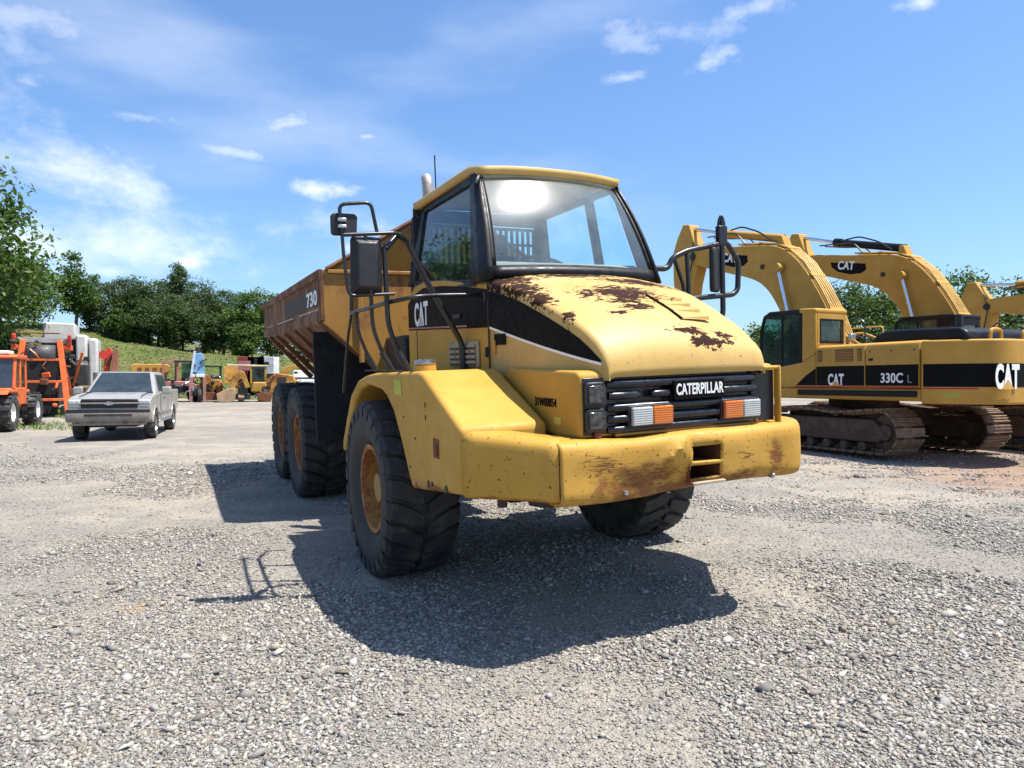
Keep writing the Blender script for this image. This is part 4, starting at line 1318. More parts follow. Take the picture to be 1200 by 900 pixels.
# railing along the outer edge of the platform: mid rail, top rail, posts cranked in to the fender
hr_ = rail([(-.25, -1.59, 2.38), (.95, -1.59, 2.385), (1.10, -1.42, 2.42), (1.02, -1.20, 2.44), (1.0, -.85, 2.45)], .018, truck, 'hand_rail', .10)
rail([(-.25, -1.59, 2.38), (-.24, -1.575, 2.78), (.97, -1.59, 2.82)], .018, hr_, 'top_rail')
rail([(.97, -1.59, 2.80), (.90, -1.46, 2.935), (.80, -1.37, 2.90), (.75, -1.19, 2.58), (.75, -.89, 2.06), (.75, -.885, 1.85)], .025, hr_, 'grab_tube', .08)
MB().tube([(.75, -.885, 1.84), (.75, -.886, 2.04)], .034, 10).build('rail_socket', M['plastic'], hr_, smooth=True)
for (px_, zt_, r_) in ((-.03, 2.38, .016), (.50, 2.78, .017), (.97, 2.81, .020)):
    rail([(px_, -1.60, zt_), (px_, -1.59, 2.20), (px_, -1.51, 1.99), (px_, -1.44, 1.86)], r_, hr_, 'rail_post', .10)
    MB().tube([(px_, -1.52, 2.005), (px_, -1.43, 1.84)], r_ + .009, 10).build('rail_socket', M['plastic'], hr_, smooth=True)
rail([(-.25, -1.59, 2.385), (-.58, -1.56, 2.15), (-.68, -1.60, 1.62)], .014, hr_, 'rail_post', .10)
mir = MB().prism([(-1.87, 2.47), (-1.85, 2.44), (-1.65, 2.44), (-1.625, 2.47), (-1.62, 2.85), (-1.65, 2.885), (-1.83, 2.885), (-1.86, 2.86)], .955, 1.02 - .045, 'x')
mir = mir.add([(1.03, -1.82, 2.50), (1.03, -1.68, 2.50), (1.03, -1.67, 2.83), (1.03, -1.81, 2.83), (.975, -1.86, 2.45), (.975, -1.63, 2.45), (.975, -1.625, 2.88), (.975, -1.855, 2.88)], [(0, 1, 2, 3), (0, 4, 5, 1), (1, 5, 6, 2), (2, 6, 7, 3), (3, 7, 4, 0)])
mo = mir.build('mirror', M['plastic'], mf, bevel=.02, segs=3)
MB().prism([(-1.84, 2.47), (-1.66, 2.47), (-1.64, 2.86), (-1.84, 2.86)], .953, .950, 'x').build('mirror_glass', plain('mirror_silver', (.85, .86, .88), .04, metal=1.0, var=.02), mo)
sm = MB().prism([(-2.00, 2.90), (-1.985, 2.885), (-1.825, 2.885), (-1.81, 2.90), (-1.80, 3.03), (-1.82, 3.05), (-1.98, 3.05), (-2.0, 3.03)], .94, .985, 'x').build('small_mirror', M['plastic'], mf, bevel=.014, segs=3)
for z in (2.945, 2.995):
    MB().box((1.0, -1.925, z), (.045, .065, .024)).build('clamp', M['steel'], sm, bevel=.004)
# far side
lf = rail([P_(.85, 2.71), P_(1.08, 2.71), P_(1.15, 2.82), P_(1.31, 2.885), P_(1.80, 2.985), P_(1.95, 2.80), P_(1.935, 2.53), P_(1.87, 2.48), P_(1.28, 2.43), P_(.85, 2.43)], .027, name='mirror_frame')
rail([P_(1.74, 3.22), P_(1.745, 2.30), (1.0, 1.60, 1.95), (1.0, 1.45, 1.84)], .026, lf, 'frame_tube')
rail([P_(1.70, 3.08), P_(1.70, 3.18), P_(1.735, 3.25), P_(1.775, 3.18), P_(1.775, 3.08)], .012, lf, 'frame_tube', rad=.03)
MB().lim(.97, 1.03, 1.685, 1.79, 2.96, 3.14).build('bracket', M['rail'], lf, bevel=.01)
rail([P_(1.31, 2.88), P_(1.33, 2.45), (1.0, 1.30, 1.84)], .022, lf, 'frame_tube')
rail([P_(1.16, 2.82), P_(1.27, 2.55), (1.0, 1.27, 2.43)], .018, lf, 'frame_tube')
m2 = MB().prism([(-.065, 2.50), (.065, 2.50), (.075, 2.55), (.075, 2.88), (.06, 2.93), (-.06, 2.93), (-.075, 2.88), (-.075, 2.55)], -.03, .03, 'x').build('mirror', M['plastic'], lf, bevel=.02, segs=3)
m2.location = (1.0, 1.645, 0); m2.rotation_euler = (0, 0, R(28))

# ---------------- tipping body
bed = MB()
X0, X1 = -7.62, -2.02
YW, ZT, ZM = 1.53, 2.985, 2.385


def side(sd):
    b = MB()
    # outer skin with rolled top rail and folded lower edge
    sec = [(YW - .10, ZT), (YW + .035, ZT), (YW + .035, ZT - .09), (YW, ZT - .10), (YW, ZM + .12), (YW + .02, ZM + .10), (YW + .02, ZM), (1.15, 2.02), (.75, 1.70)]
    rows = []
    for x in np.linspace(X0, X1, 29):
        t = (x - X0) / (X1 - X0)
        rise = .42 * max(0, (.42 - t) / .42) ** 1.2
        rows.append([(x, sd * y * (1 if z > 2.3 else 1), z if z >= ZM else min(ZM - .01, z + rise)) for (y, z) in sec])
    b.grid(rows)
    return b


bedroot = side(-1).build('body_side', M['bed_paint'], truck, smooth=True, solid=.03, label='rusty right side of the tipping body')
bedroot.data.set_sharp_from_angle(angle=R(25))
o = side(1).build('body_side', M['bed_paint'], truck, smooth=True, solid=.03); o.data.set_sharp_from_angle(angle=R(25))
# floor rising to the tail
fl = []
for x in np.linspace(X0 - .35, X1, 15):
    t = (x - X0) / (X1 - X0); rise = .42 * max(0, (.42 - t) / .42) ** 1.2
    fl.append([(x, y, z + rise) for (y, z) in ((-.76, 1.705), (-.3, 1.66), (.3, 1.66), (.76, 1.705))])
MB().grid(fl).build('body_floor', M['rust'], truck, smooth=True, solid=.05)
for sd in (-1, 1):
    for x in (-3.0, -4.0, -5.0, -6.0, -6.9):
        MB().add([(x - .06, sd * 1.50, 2.38), (x + .06, sd * 1.50, 2.38), (x + .06, sd * .80, 1.66), (x - .06, sd * .80, 1.66), (x - .06, sd * 1.56, 2.35), (x + .06, sd * 1.56, 2.35), (x + .06, sd * .86, 1.60), (x - .06, sd * .86, 1.60)],
                 [(0, 1, 2, 3), (4, 5, 6, 7), (0, 1, 5, 4), (1, 2, 6, 5), (2, 3, 7, 6), (3, 0, 4, 7)]).build('body_rib', M['rust'], truck, bevel=.01)
    MB().box((X1 + .03, sd * (YW + .005), 2.69), (.10, .06, .60)).build('corner_post', M['bed_paint'], truck, bevel=.015)
    MB().tube([(-5.2, sd * .55, 1.25), (-3.6, sd * .55, 1.75)], .09, 12).build('hoist_cylinder', M['dark'], truck, smooth=True)
# headboard: lower panel, forward-leaning spill guard with a peaked top
hbp = [(-1.53, 2.375), (-1.14, 2.02), (-.72, 1.70), (.72, 1.70), (1.14, 2.02), (1.53, 2.375), (1.53, 2.975), (-1.53, 2.975)]
hb = MB().prism(hbp, -2.0, -1.95, 'x').build('headboard', M['rusty_yellow'], truck, bevel=.01)
gt = [(-1.50, 2.975), (-1.44, 3.03), (-.42, 3.58), (.42, 3.58), (1.44, 3.03), (1.50, 2.975)]
sg = MB()
sg.add([(-1.955 + (z - 2.975) * .25, y, z) for (y, z) in gt] + [(-2.0 + (z - 2.975) * .25, y, z) for (y, z) in gt],
       [(0, 1, 2, 3, 4, 5), (11, 10, 9, 8, 7, 6), (0, 6, 7, 1), (1, 7, 8, 2), (2, 8, 9, 3), (3, 9, 10, 4), (4, 10, 11, 5), (5, 11, 6, 0)])
sg.build('spill_guard', M['rusty_yellow'], truck, bevel=.008)
rl = MB().tube([(-1.945, -1.47, 2.985), (-1.82, -.43, 3.585), (-1.82, .43, 3.585), (-1.945, 1.47, 2.985)], .03, 8); rl.build('guard_rim', M['bed_paint'], truck, smooth=True)
for y in (-1.1, -.35, .35, 1.1):
    MB().lim(-1.95, -1.90, y - .03, y + .03, 1.9, 2.96).build('headboard_rib', M['rusty_yellow'], truck, bevel=.01)
MB().lim(-1.95, -1.915, -1.46, 1.46, 2.94, 2.985).build('headboard_rib', M['rusty_yellow'], truck, bevel=.008)
# number panel
MB().lim(-4.9, -2.16, -YW - .004, -YW - .0015, 2.585, 2.80).build('number_panel', plain('faded_black_panel', (.030, .022, .016), .6, dust=.4, dustcol=(.14, .06, .03)), truck)
text('lettering', '730', M['letter'], truck, (-2.95, -YW - .0045, 2.60), (1, 0, 0), (0, 0, 1), .72, .185, bold=.03, depth=.003)
for (a, b) in ((-7.1, -6.4), (-5.9, -4.1), (-3.6, -2.17)):
    MB().lim(a, b, -YW - .004, -YW - .001, 2.535, 2.55).build('light_stripe', plain('worn_light_stripe', (.50, .42, .33), .7, var=.4, vscale=8), truck)
# unseen plate added under the nose to stop light leaking into the truck's shadow
MB().prism([(1.0, -.90), (2.60, -.98), (2.62, .70), (2.42, .98), (1.78, 1.42), (1.30, 1.42), (1.0, .90)], 1.20, 1.23, 'z').build('shadow_gap_plate', M['dark'], truck, bevel=.005)
# ================================================================== excavators
M['track'] = plain('worn_track_steel', (.21, .135, .085), .6, metal=.25, var=.45, dust=.5, dustcol=(.30, .21, .15), vscale=6)
M['track_frame'] = plain('dirty_track_frame', (.060, .038, .026), .75, var=.4, dust=.5, dustcol=(.20, .14, .10), vscale=4)
M['pipe_yellow'] = plain('yellow_pipe', (.60, .36, .08), .4, var=.2, dust=.2, vscale=6)
M['red_line'] = plain('red_stripe', (.42, .02, .02), .5, var=.1)
M['vent_brown'] = plain('vent_grille', (.085, .035, .02), .7, var=.3)


def excavator(name, label, pos, phi, boom_drop=0.0, cab_black=False, black_cylinder=False, side_text=True, decal=True):
    yaw = math.pi - phi
    e = root(name, label, 'excavator', pos, (0, 0, yaw), 'tracked excavators parked in a row')
    Y = M['yellow_exc']
    # ---- undercarriage
    r, xr, xf = .42, -1.80, 2.40
    zc = r + .10
    path = []
    top_n, end_n = 15, 8
    for k in range(top_n + 1):
        t = k / top_n; path.append((lerp(xr, xf, t), zc + r + .04 - .075 * (math.sin(math.pi * t * 2) ** 2)))
    for k in range(1, end_n):
        a = math.pi / 2 - math.pi * k / end_n; path.append((xf + r * 1.05 * math.cos(a), zc + r * 1.05 * math.sin(a)))
    for k in range(top_n + 1):
        t = k / top_n; path.append((lerp(xf, xr, t), zc - r))
    for k in range(1, end_n):
        a = -math.pi / 2 - math.pi * k / end_n; path.append((xr + r * 1.05 * math.cos(a), zc + r * 1.05 * math.sin(a)))
    pts = [Vector((x, 0, z)) for x, z in path]
    seglen = [(pts[(i + 1) % len(pts)] - pts[i]).length for i in range(len(pts))]
    tot = sum(seglen); NS = 50
    shoe_me = None
    for sd in (1, -1):
        yc = 1.38 * sd
        tf = MB()
        tf.prism([(xr + .1, .30), (xf - .1, .30), (xf + .05, zc), (xf - .25, .78), (xr + .25, .78), (xr - .05, zc)], yc - .22, yc + .22, 'y')
        tfo = tf.build('track_frame', M['track_frame'], e, bevel=.03)
        for x in np.linspace(xr + .5, xf - .5, 8):
            MB().lathe([(.001, -.25), (.10, -.25), (.10, .25), (.001, .25)], (x, yc, .20), 14, 'y').build('track_roller', M['track_frame'], tfo, smooth=True)
        for x in (xr, xf):
            MB().lathe([(.001, -.20), (.16, -.20), (.18, -.14), (.36, -.12), (.39, -.06), (.39, .06), (.36, .12), (.18, .14), (.16, .2), (.001, .2)], (x, yc, zc), 22, 'y').build('sprocket', M['track_frame'], tfo, smooth=True)
        for x in (-.6, 1.2):
            MB().lathe([(.001, -.2), (.07, -.2), (.07, .2), (.001, .2)], (x, yc, .88), 12, 'y').build('carrier_roller', M['track_frame'], tfo, smooth=True)
        # shoes
        acc, i = 0.0, 0
        for k in range(NS):
            s = tot * k / NS
            while acc + seglen[i] < s: acc += seglen[i]; i += 1
            t = (s - acc) / seglen[i]
            a, b = pts[i], pts[(i + 1) % len(pts)]
            p = a.lerp(b, t); d = (b - a).normalized()
            if shoe_me is None:
                m = MB().lim(-.092, .092, -.40, .40, -.012, .012)
                for x in (-.075, 0.0, .06): m.lim(x - .010, x + .010, -.40, .40, .012, .038)
                m.lim(-.10, .10, -.10, .10, -.07, -.012)
                so = m.build('track_shoe', M['track'], tfo); shoe_me = so.data
            else:
                so = bpy.data.objects.new('track_shoe', shoe_me); COL.objects.link(so); so.parent = tfo
            so.location = (p.x, yc, p.z)
            so.rotation_euler = (0, -math.atan2(d.z, d.x), 0)
    MB().lim(-.9, 1.1, -1.2, 1.2, .55, .95).lathe([(.001, .95), (.75, .95), (.75, 1.16), (.001, 1.16)], (0, 0, 0), 28, 'z').build('carbody', M['track_frame'], e, bevel=.03)
    # ---- upper structure
    MB().prism([(-2.52, 1.17), (1.55, 1.17), (1.72, 1.25), (1.72, 1.42), (-2.52, 1.42)], -1.42, 1.47, 'y').build('deck', Y, e, bevel=.03)
    MB().lim(-2.45, .55, 1.475, 1.52, 1.255, 1.375).build('side_bumper', M['black'], e, bevel=.02)
    # left housing doors
    for (x0, x1) in ((-2.50, -1.29), (-1.27, .02)):
        d = MB().prism([(1.46, 1.43), (1.50, 1.46), (1.50, 2.24), (1.455, 2.335), (1.36, 2.375), (.55, 2.39), (.55, 1.43)], x0, x1, 'x').build('side_door', Y, e, bevel=.015)
        MB().lim(x0 + .01, x1 - (.01 if x1 < -1 else .02), 1.501, 1.5035, 1.475, 1.90).build('black_decal', M['decal_black'], d)
        MB().lim(x0 + .01, x1 - .01, 1.501, 1.5045, 1.435, 1.462).build('red_stripe', M['red_line'], d)
    for (a, b) in ((-.98, -.52), (-.16, -.03), (-1.20, -1.09)):
        g = MB().lim(a, b, 1.5005, 1.506, 2.00, 2.26).build('vent_grille', M['vent_brown'], e)
        for k in range(7):
            MB().lim(a + .01, b - .01, 1.506, 1.515, 2.015 + k * .034, 2.028 + k * .034).build('vent_bar', Y, g)
    if side_text:
        text('lettering', 'CAT', M['letter'], e, (-.33, 1.5045, 1.475), (-1, 0, 0), (0, 0, 1), .42, .26, bold=.035, depth=.003)
        MB().prism([(-.43, 1.475), (-.66, 1.475), (-.545, 1.58)], 1.5085, 1.511, 'y').build('triangle_mark', M['pipe_yellow'], e)
        text('lettering', '330C', M['letter'], e, (-1.66, 1.5045, 1.535), (-1, 0, 0), (0, 0, 1), .50, .20, bold=.02, depth=.003)
        text('lettering', 'L', plain('faded_letter', (.16, .16, .16), .6), e, (-2.26, 1.5045, 1.535), (-1, 0, 0), (0, 0, 1), .10, .16, bold=.01, depth=.003)
        MB().prism([(.02, 1.475), (.60, 1.475), (.30, 1.70), (.02, 1.86)], 1.501, 1.5035, 'y').build('black_decal', M['decal_black'], e)
        MB().lim(.0, .62, 1.501, 1.5045, 1.435, 1.462).build('red_stripe', M['red_line'], e)
    # right housing
    MB().prism([(-1.42, 1.43), (-1.45, 1.46), (-1.45, 2.2), (-1.36, 2.34), (-.6, 2.37), (-.6, 1.43)], -2.5, .6, 'x').build('side_door', Y, e, bevel=.02)
    MB().lim(.65, 1.7, -1.42, -.55, 1.43, 2.05).build('tool_box', Y, e, bevel=.04)

    # counterweight with rounded plan
    def cw(y, off=0.0):
        a = abs(y) / 1.5
        return -3.66 + 1.08 * max(0, (a - .25) / .75) ** 2.3 + off
    ys = np.linspace(-1.5, 1.5, 33)
    plan = [(cw(y), y) for y in ys] + [(-2.53, 1.5), (-2.53, -1.5)]
    c = MB().prism(plan, 1.13, 2.36, 'z').build('counterweight', Y, e, bevel=.09, segs=4, angle=50)

    def wrap(y0, y1, z0, z1, off, n=32):
        rows = []
        for k in range(n + 1):
            y = lerp(y0, y1, k / n); rows.append([(cw(y) - off, y, z0), (cw(y) - off, y, z1)])
        return MB().grid(rows)
    wrap(-1.5, 1.5, 1.46, 1.90, .005).build('black_decal', M['decal_black'], c)
    wrap(1.03125, 1.5, 1.415, 1.445, .005, 5).build('red_stripe', M['red_line'], c)
    if side_text:
        tx = text('lettering', 'CAT', M['letter'], c, (-3.675, 1.06, 1.42), (0, -1, 0), (0, 0, 1), .70, .47, bold=.045, depth=.004)
        MB().prism([(.52, 1.42), (.90, 1.42), (.71, 1.60)], -3.681, -3.685, 'x').build('triangle_mark', M['pipe_yellow'], c)
        wrap(1.22, 1.34, 1.27, 1.33, .006, 4).build('sticker', plain('green_sticker', (.35, .42, .05), .6), c)
    for y in (.45, -.55):
        MB().smooth_tube([(-3.30, y - .16, 2.34), (-3.30, y - .16, 2.56), (-3.30, y + .16, 2.56), (-3.30, y + .16, 2.34)], .035, 8, .15).build('lifting_eye', Y, c, smooth=True)
    # engine hood
    MB().prism([(-3.25, 2.34), (-3.20, 2.52), (-3.05, 2.60), (-1.55, 2.64), (-1.30, 2.58), (-1.05, 2.38)], -1.2, 1.15, 'y').build('engine_hood', M['black'], e, bevel=.07, segs=3)
    MB().tube([(-1.9, -.6, 2.5), (-1.9, -.6, 3.0)], .07, 12).build('exhaust', M['dark'], e, smooth=True)
    hr = MB().smooth_tube([(-.95, 1.1, 2.35), (-.95, 1.1, 2.85), (-.75, 1.1, 2.98), (-.62, 1.1, 2.86)], .016, 8, .1); hr.build('hand_rail', M['rail'], e, smooth=True)
    MB().box((-.60, 1.08, 2.55), (.10, .16, .14)).build('work_lamp', M['steel'], e, bevel=.02)
    MB().smooth_tube([(.55, -1.35, 2.05), (.55, -1.35, 2.95), (1.6, -1.35, 2.95), (1.6, -1.35, 2.05)], .018, 8, .1).build('hand_rail', M['pipe_yellow'], e, smooth=True)
    for x in (-2.4, -1.9, -1.4, -1.18, -.7, -.1):
        MB().lathe([(.001, 1.512), (.014, 1.512), (.018, 1.50)], (x, 0, 2.19), 8, 'y').build('door_bolt', M['dark'], e, smooth=True)
    MB().box((-1.42, 1.508, 2.02), (.10, .018, .05)).build('door_latch', M['black'], e, bevel=.006)
    MB().box((-2.0, .6, 2.655), (1.1, .04, .02)).build('hood_rail', M['rail'], e, bevel=.004)
    # ---- cab
    CB = M['black'] if cab_black else Y
    cab_ = MB().prism([(.03, 1.43), (1.60, 1.43), (1.76, 1.62), (1.78, 1.85), (1.55, 1.87), (.42, 2.02), (.03, 2.20)], .52, 1.50, 'y').build('cab', Y, e, bevel=.03)
    MB().prism([(.03, 2.20), (.42, 2.02), (.42, 3.17), (.03, 3.14)], 1.44, 1.50, 'y').build('rear_side_panel', CB, cab_, bevel=.02)
    rp = MB().lim(.03, .09, .53, 1.44, 2.2, 2.47).lim(.03, .09, .53, 1.44, 2.97, 3.14).lim(.03, .09, .53, .65, 2.47, 2.97).lim(.03, .09, 1.33, 1.44, 2.47, 2.97)
    rp.build('rear_panel', CB, cab_, bevel=.01)
    MB().lim(.055, .065, .64, 1.34, 2.46, 2.98).build('rear_window', M['glass_green'], cab_)
    fr = MB().lim(.022, .03, .62, 1.36, 2.44, 2.475).lim(.022, .03, .62, 1.36, 2.965, 3.0).lim(.022, .03, .62, .66, 2.47, 2.97).lim(.022, .03, 1.32, 1.36, 2.47, 2.97)
    fr.build('window_seal', M['black'], cab_)
    MB().prism([(.04, 3.14), (.50, 3.17), (1.45, 3.20), (1.66, 3.10), (1.66, 3.17), (1.45, 3.27), (.50, 3.25), (.04, 3.22)], .50, 1.51, 'y').build('cab_roof', CB if cab_black else M['black'], cab_, bevel=.03)
    MB().prism([(.02, 3.12), (.50, 3.15), (.50, 3.262), (.02, 3.235)], .49, 1.52, 'y').build('roof_cap', CB, cab_, bevel=.04)
    K = M['black']

    def bar(a, b, w, y0=1.44, y1=1.495, nm='door_pillar'):
        a, b = Vector((a[0], 0, a[1])), Vector((b[0], 0, b[1])); d = (b - a).normalized(); n = Vector((-d.z, 0, d.x)) * w / 2
        q = [a + n, b + n, b - n, a - n]
        MB().prism([(p.x, p.z) for p in q], y0, y1, 'y').build(nm, K, cab_, bevel=.008)
    for (y0, y1) in ((1.44, 1.495), (.53, .585)):
        bar((1.76, 1.62), (1.74, 2.85), .07, y0, y1); bar((1.74, 2.83), (1.62, 3.16), .07, y0, y1); bar((.47, 2.0), (.47, 3.2), .09, y0, y1)
        bar((.45, 2.0), (1.75, 1.84), .10, y0, y1, 'door_rail'); bar((1.05, 1.9), (1.05, 3.2), .035, y0, y1); bar((.5, 3.17), (1.62, 3.17), .06, y0, y1, 'door_rail')
        MB().prism([(.45, 1.98), (1.74, 1.82), (1.73, 2.85), (1.62, 3.16), (.45, 3.17)], (y0 + y1) / 2 - .004, (y0 + y1) / 2 + .004, 'y').build('door_glass', M['glass_green'], cab_)
    MB().add([(1.765, .56, 1.65), (1.765, 1.46, 1.65), (1.745, 1.46, 2.84), (1.745, .56, 2.84)], [(0, 1, 2, 3)]).build('front_glass', M['glass_green'], cab_)
    MB().prism([(.55, 1.5), (1.0, 1.5), (1.0, 1.95), (.75, 2.0), (.62, 2.7), (.48, 2.7)], .75, 1.25, 'y').build('seat', M['inside_dark'], cab_, bevel=.05)
    MB().smooth_tube([(1.80, 1.5, 2.0), (1.95, 1.62, 2.1), (1.95, 1.62, 2.7), (1.80, 1.5, 2.85)], .014, 6, .08).build('hand_rail', M['rail'], cab_, smooth=True)
    # ---- boom assembly, turned about its foot for a lowered boom
    PIV = Vector((.55, 0, 1.85)); cr_, sr_ = math.cos(boom_drop), math.sin(boom_drop)

    def rt(x, z):
        dx, dz = x - PIV.x, z - PIV.z
        return (PIV.x + dx * cr_ + dz * sr_, PIV.z - dx * sr_ + dz * cr_)
    BY = -.15
    boom_pts = [(.35, 1.75), (.62, 2.62), (.90, 3.25), (1.30, 3.93), (1.80, 4.62), (2.30, 5.05), (2.75, 5.25), (3.20, 5.33), (4.60, 5.52), (6.05, 5.78), (6.38, 5.66), (6.40, 5.42), (6.05, 5.20), (4.50, 4.72), (3.60, 4.47), (3.10, 4.20), (2.72, 3.78), (2.30, 3.05), (1.60, 2.15), (.80, 1.58)]
    for _ in range(2):
        q = []
        for a, b in zip(boom_pts, boom_pts[1:] + boom_pts[:1]):
            q += [(a[0] * .75 + b[0] * .25, a[1] * .75 + b[1] * .25), (a[0] * .25 + b[0] * .75, a[1] * .25 + b[1] * .75)]
        boom_pts = q
    bo = MB().prism([rt(*p) for p in boom_pts], BY - .25, BY + .25, 'y').build('boom', Y, e, bevel=.02, angle=50)
    V = lambda x, y, z: (rt(x, z)[0], y, rt(x, z)[1])
    # pipes along the back of the boom
    outer = [(.62, 2.62), (.90, 3.25), (1.30, 3.93), (1.80, 4.62), (2.30, 5.05), (2.75, 5.25), (3.20, 5.33), (4.2, 5.47)]
    for j, yy in enumerate((-.20, -.13, -.06, .02, .10, .17)):
        pp = []
        for i, (x, z) in enumerate(outer):
            n = Vector((-.75, 0, .55)) if i < 4 else Vector((-.2, 0, 1)); n.normalize()
            pp.append(V(x + n.x * .055, BY + yy, z + n.z * .055))
        if j in (1, 4): pp = pp[:-1]
        MB().tube(pp, .026, 7).build('hydraulic_pipe', M['pipe_yellow'], bo, smooth=True)
    for (x, z, a) in ((.92, 3.28, 1.12), (1.52, 4.22, .95), (2.32, 5.04, .65), (3.3, 5.33, .1)):
        q = V(x - .03, BY, z + .07); MB().box(q, (.10, .48, .05), (0, -a + boom_drop, 0)).build('pipe_clamp', Y, bo, bevel=.008)
    ho = [[V(3.9, BY + dy, 5.50), V(4.2, BY + dy * 1.2, 5.75 + .1 * i), V(4.9, BY + dy, 5.85 + .08 * i), V(5.6, BY + dy * .6, 6.0)] for i, dy in enumerate((-.2, .2))]
    for h in ho: MB().smooth_tube(h, .022, 7, .2).build('hose', M['hose'], bo, smooth=True)
    for i, dy in enumerate((-.30, -.12, .08, .26)):
        MB().smooth_tube([V(.66, BY + dy * .8, 2.72), V(.40, BY + dy, 2.75 - .08 * i), V(.05, BY + dy * 1.3, 2.6 - .1 * i), (-.15, BY + dy * 1.6, 2.30)], .026, 7, .2).build('hose', M['hose'] if i % 2 else M['pipe_yellow'], bo, smooth=True)
    # arm cylinder on top
    a0, a1, a2 = V(2.62, BY, 5.42), V(5.05, BY, 6.02), V(6.42, BY, 6.42)
    MB().prism([rt(*p) for p in ((2.45, 5.15), (2.75, 5.2), (2.72, 5.5), (2.58, 5.5))], BY - .14, BY + .14, 'y').build('cylinder_bracket', Y, bo, bevel=.02)
    cy = MB().tube([a0, a1], .115, 14).build('arm_cylinder', M['black'] if black_cylinder else Y, bo, smooth=True)
    MB().tube([a1, a2], .055, 12).build('cylinder_rod', M['chrome'], cy, smooth=True)
    MB().tube([Vector(a1) - (Vector(a1) - Vector(a0)).normalized() * .2, Vector(a1) + (Vector(a1) - Vector(a0)).normalized() * .03], .135, 14).build('cylinder_head', M['black'] if black_cylinder else Y, cy, smooth=True)
    MB().smooth_tube([V(4.6, BY + .1, 6.02), V(4.0, BY + .22, 6.0), V(3.3, BY + .25, 5.72), V(2.9, BY + .2, 5.42)], .024, 7, .2).build('hose', M['hose'], cy, smooth=True)
    # boom cylinders
    for sd in (-1, 1):
        y = BY + sd * .38
        b0, b2 = Vector((1.62, y, 1.65)), Vector(V(2.46, y, 4.58))
        b1 = b0.lerp(b2, .56)
        bc = MB().tube([b0, b1], .105, 14).build('boom_cylinder', Y, e, smooth=True)
        MB().tube([b1, b2], .055, 12).build('cylinder_rod', M['chrome'], bc, smooth=True)
        MB().lathe([(.001, -.09), (.13, -.09), (.13, .09), (.001, .09)], tuple(b2), 16, 'y').build('pin_boss', Y, bc, smooth=True)
    for (x, z, r_) in ((3.15, 4.72, .07), (6.15, 5.48, .13)):
        MB().lathe([(.001, .28), (r_, .28), (r_, -.28), (.001, -.28)], (V(x, BY, z)), 16, 'y').build('boom_pin', M['dark'], bo, smooth=True)
    # decal on the boom
    if decal:
        dc = MB().prism([rt(*p) for p in ((3.75, 5.13), (4.1, 5.20), (5.05, 5.36), (5.0, 5.20), (4.75, 5.02), (4.3, 4.88), (3.9, 4.86), (3.72, 4.95))], BY + .2505, BY + .2535, 'y').build('black_decal', M['decal_black'], bo)
        p0 = Vector(V(4.78, BY + .2540, 5.10)); xd = Vector(V(3.9, BY, 4.95)) - Vector(V(4.78, BY, 5.10)); xd.y = 0
        ud = Vector((-xd.z, 0, xd.x)); ud = -ud if ud.z < 0 else ud
        text('lettering', 'CAT', M['letter'], dc, p0, xd, ud, .62, .27, bold=.035, depth=.003)
    # stick, folded down
    st_pts = [(7.02, 6.20), (6.72, 6.60), (6.42, 6.55), (6.22, 6.05), (5.98, 5.62), (6.00, 5.20), (6.22, 4.60), (6.50, 2.9), (6.80, 2.8), (7.0, 2.95), (7.22, 4.9), (7.24, 5.75)]
    so = MB().prism([rt(*p) for p in st_pts], BY - .20, BY + .20, 'y').build('stick', Y, e, bevel=.025)
    b0, b2 = V(7.05, BY, 5.9), V(7.12, BY, 3.4)
    bc = MB().tube([b0, Vector(b0).lerp(Vector(b2), .6)], .095, 12).build('bucket_cylinder', Y, so, smooth=True)
    MB().tube([Vector(b0).lerp(Vector(b2), .6), b2], .05, 10).build('cylinder_rod', M['chrome'], bc, smooth=True)
    MB().smooth_tube([V(6.2, BY + .2, 5.95), V(6.1, BY + .3, 5.4), V(6.35, BY + .27, 4.8), V(6.6, BY + .26, 4.2)], .022, 7, .2).build('hose', M['hose'], so, smooth=True)
    bk = [(6.40, 2.95), (6.95, 3.0), (7.15, 2.75), (7.12, 2.3), (6.85, 1.85), (6.35, 1.65), (5.85, 1.85), (5.75, 2.05), (6.3, 2.05), (6.65, 2.3), (6.6, 2.6)]
    MB().prism([rt(*p) for p in bk], BY - .62, BY + .62, 'y').build('bucket', M['rust'], so, bevel=.02)
    return e


PHI = R(66)
EX = [(8.28, 16.69), (12.33, 18.09), (20.6, 20.4)]
excavator('tracked_excavator', 'yellow tracked excavator next to the dump truck, 330C on its side door', (EX[0][0], EX[0][1], gz(*EX[0]) + .0), PHI)
excavator('tracked_excavator', 'yellow tracked excavator behind the nearest one, with black cab and black arm cylinder', (EX[1][0], EX[1][1], gz(*EX[1])), PHI, 0.0, True, True, False)
excavator('tracked_excavator', 'rightmost yellow excavator, only its lowered arm reaches into the photo', (EX[2][0], EX[2][1], gz(*EX[2])), PHI, R(11), False, False, False, False)
# ================================================================== pickup truck
M['pewter'] = plain('dusty_pewter_paint', (.33, .318, .285), .26, metal=.15, var=.06, dust=.06, dustcol=(.36, .32, .26), vscale=1.2)
M['dusty_bumper'] = plain('dusty_bumper', (.21, .185, .155), .7, var=.2, dust=.6, dustcol=(.34, .29, .23), vscale=4)
M['dark_grille'] = plain('pickup_grille_black', (.02, .02, .02), .5, dust=.2)


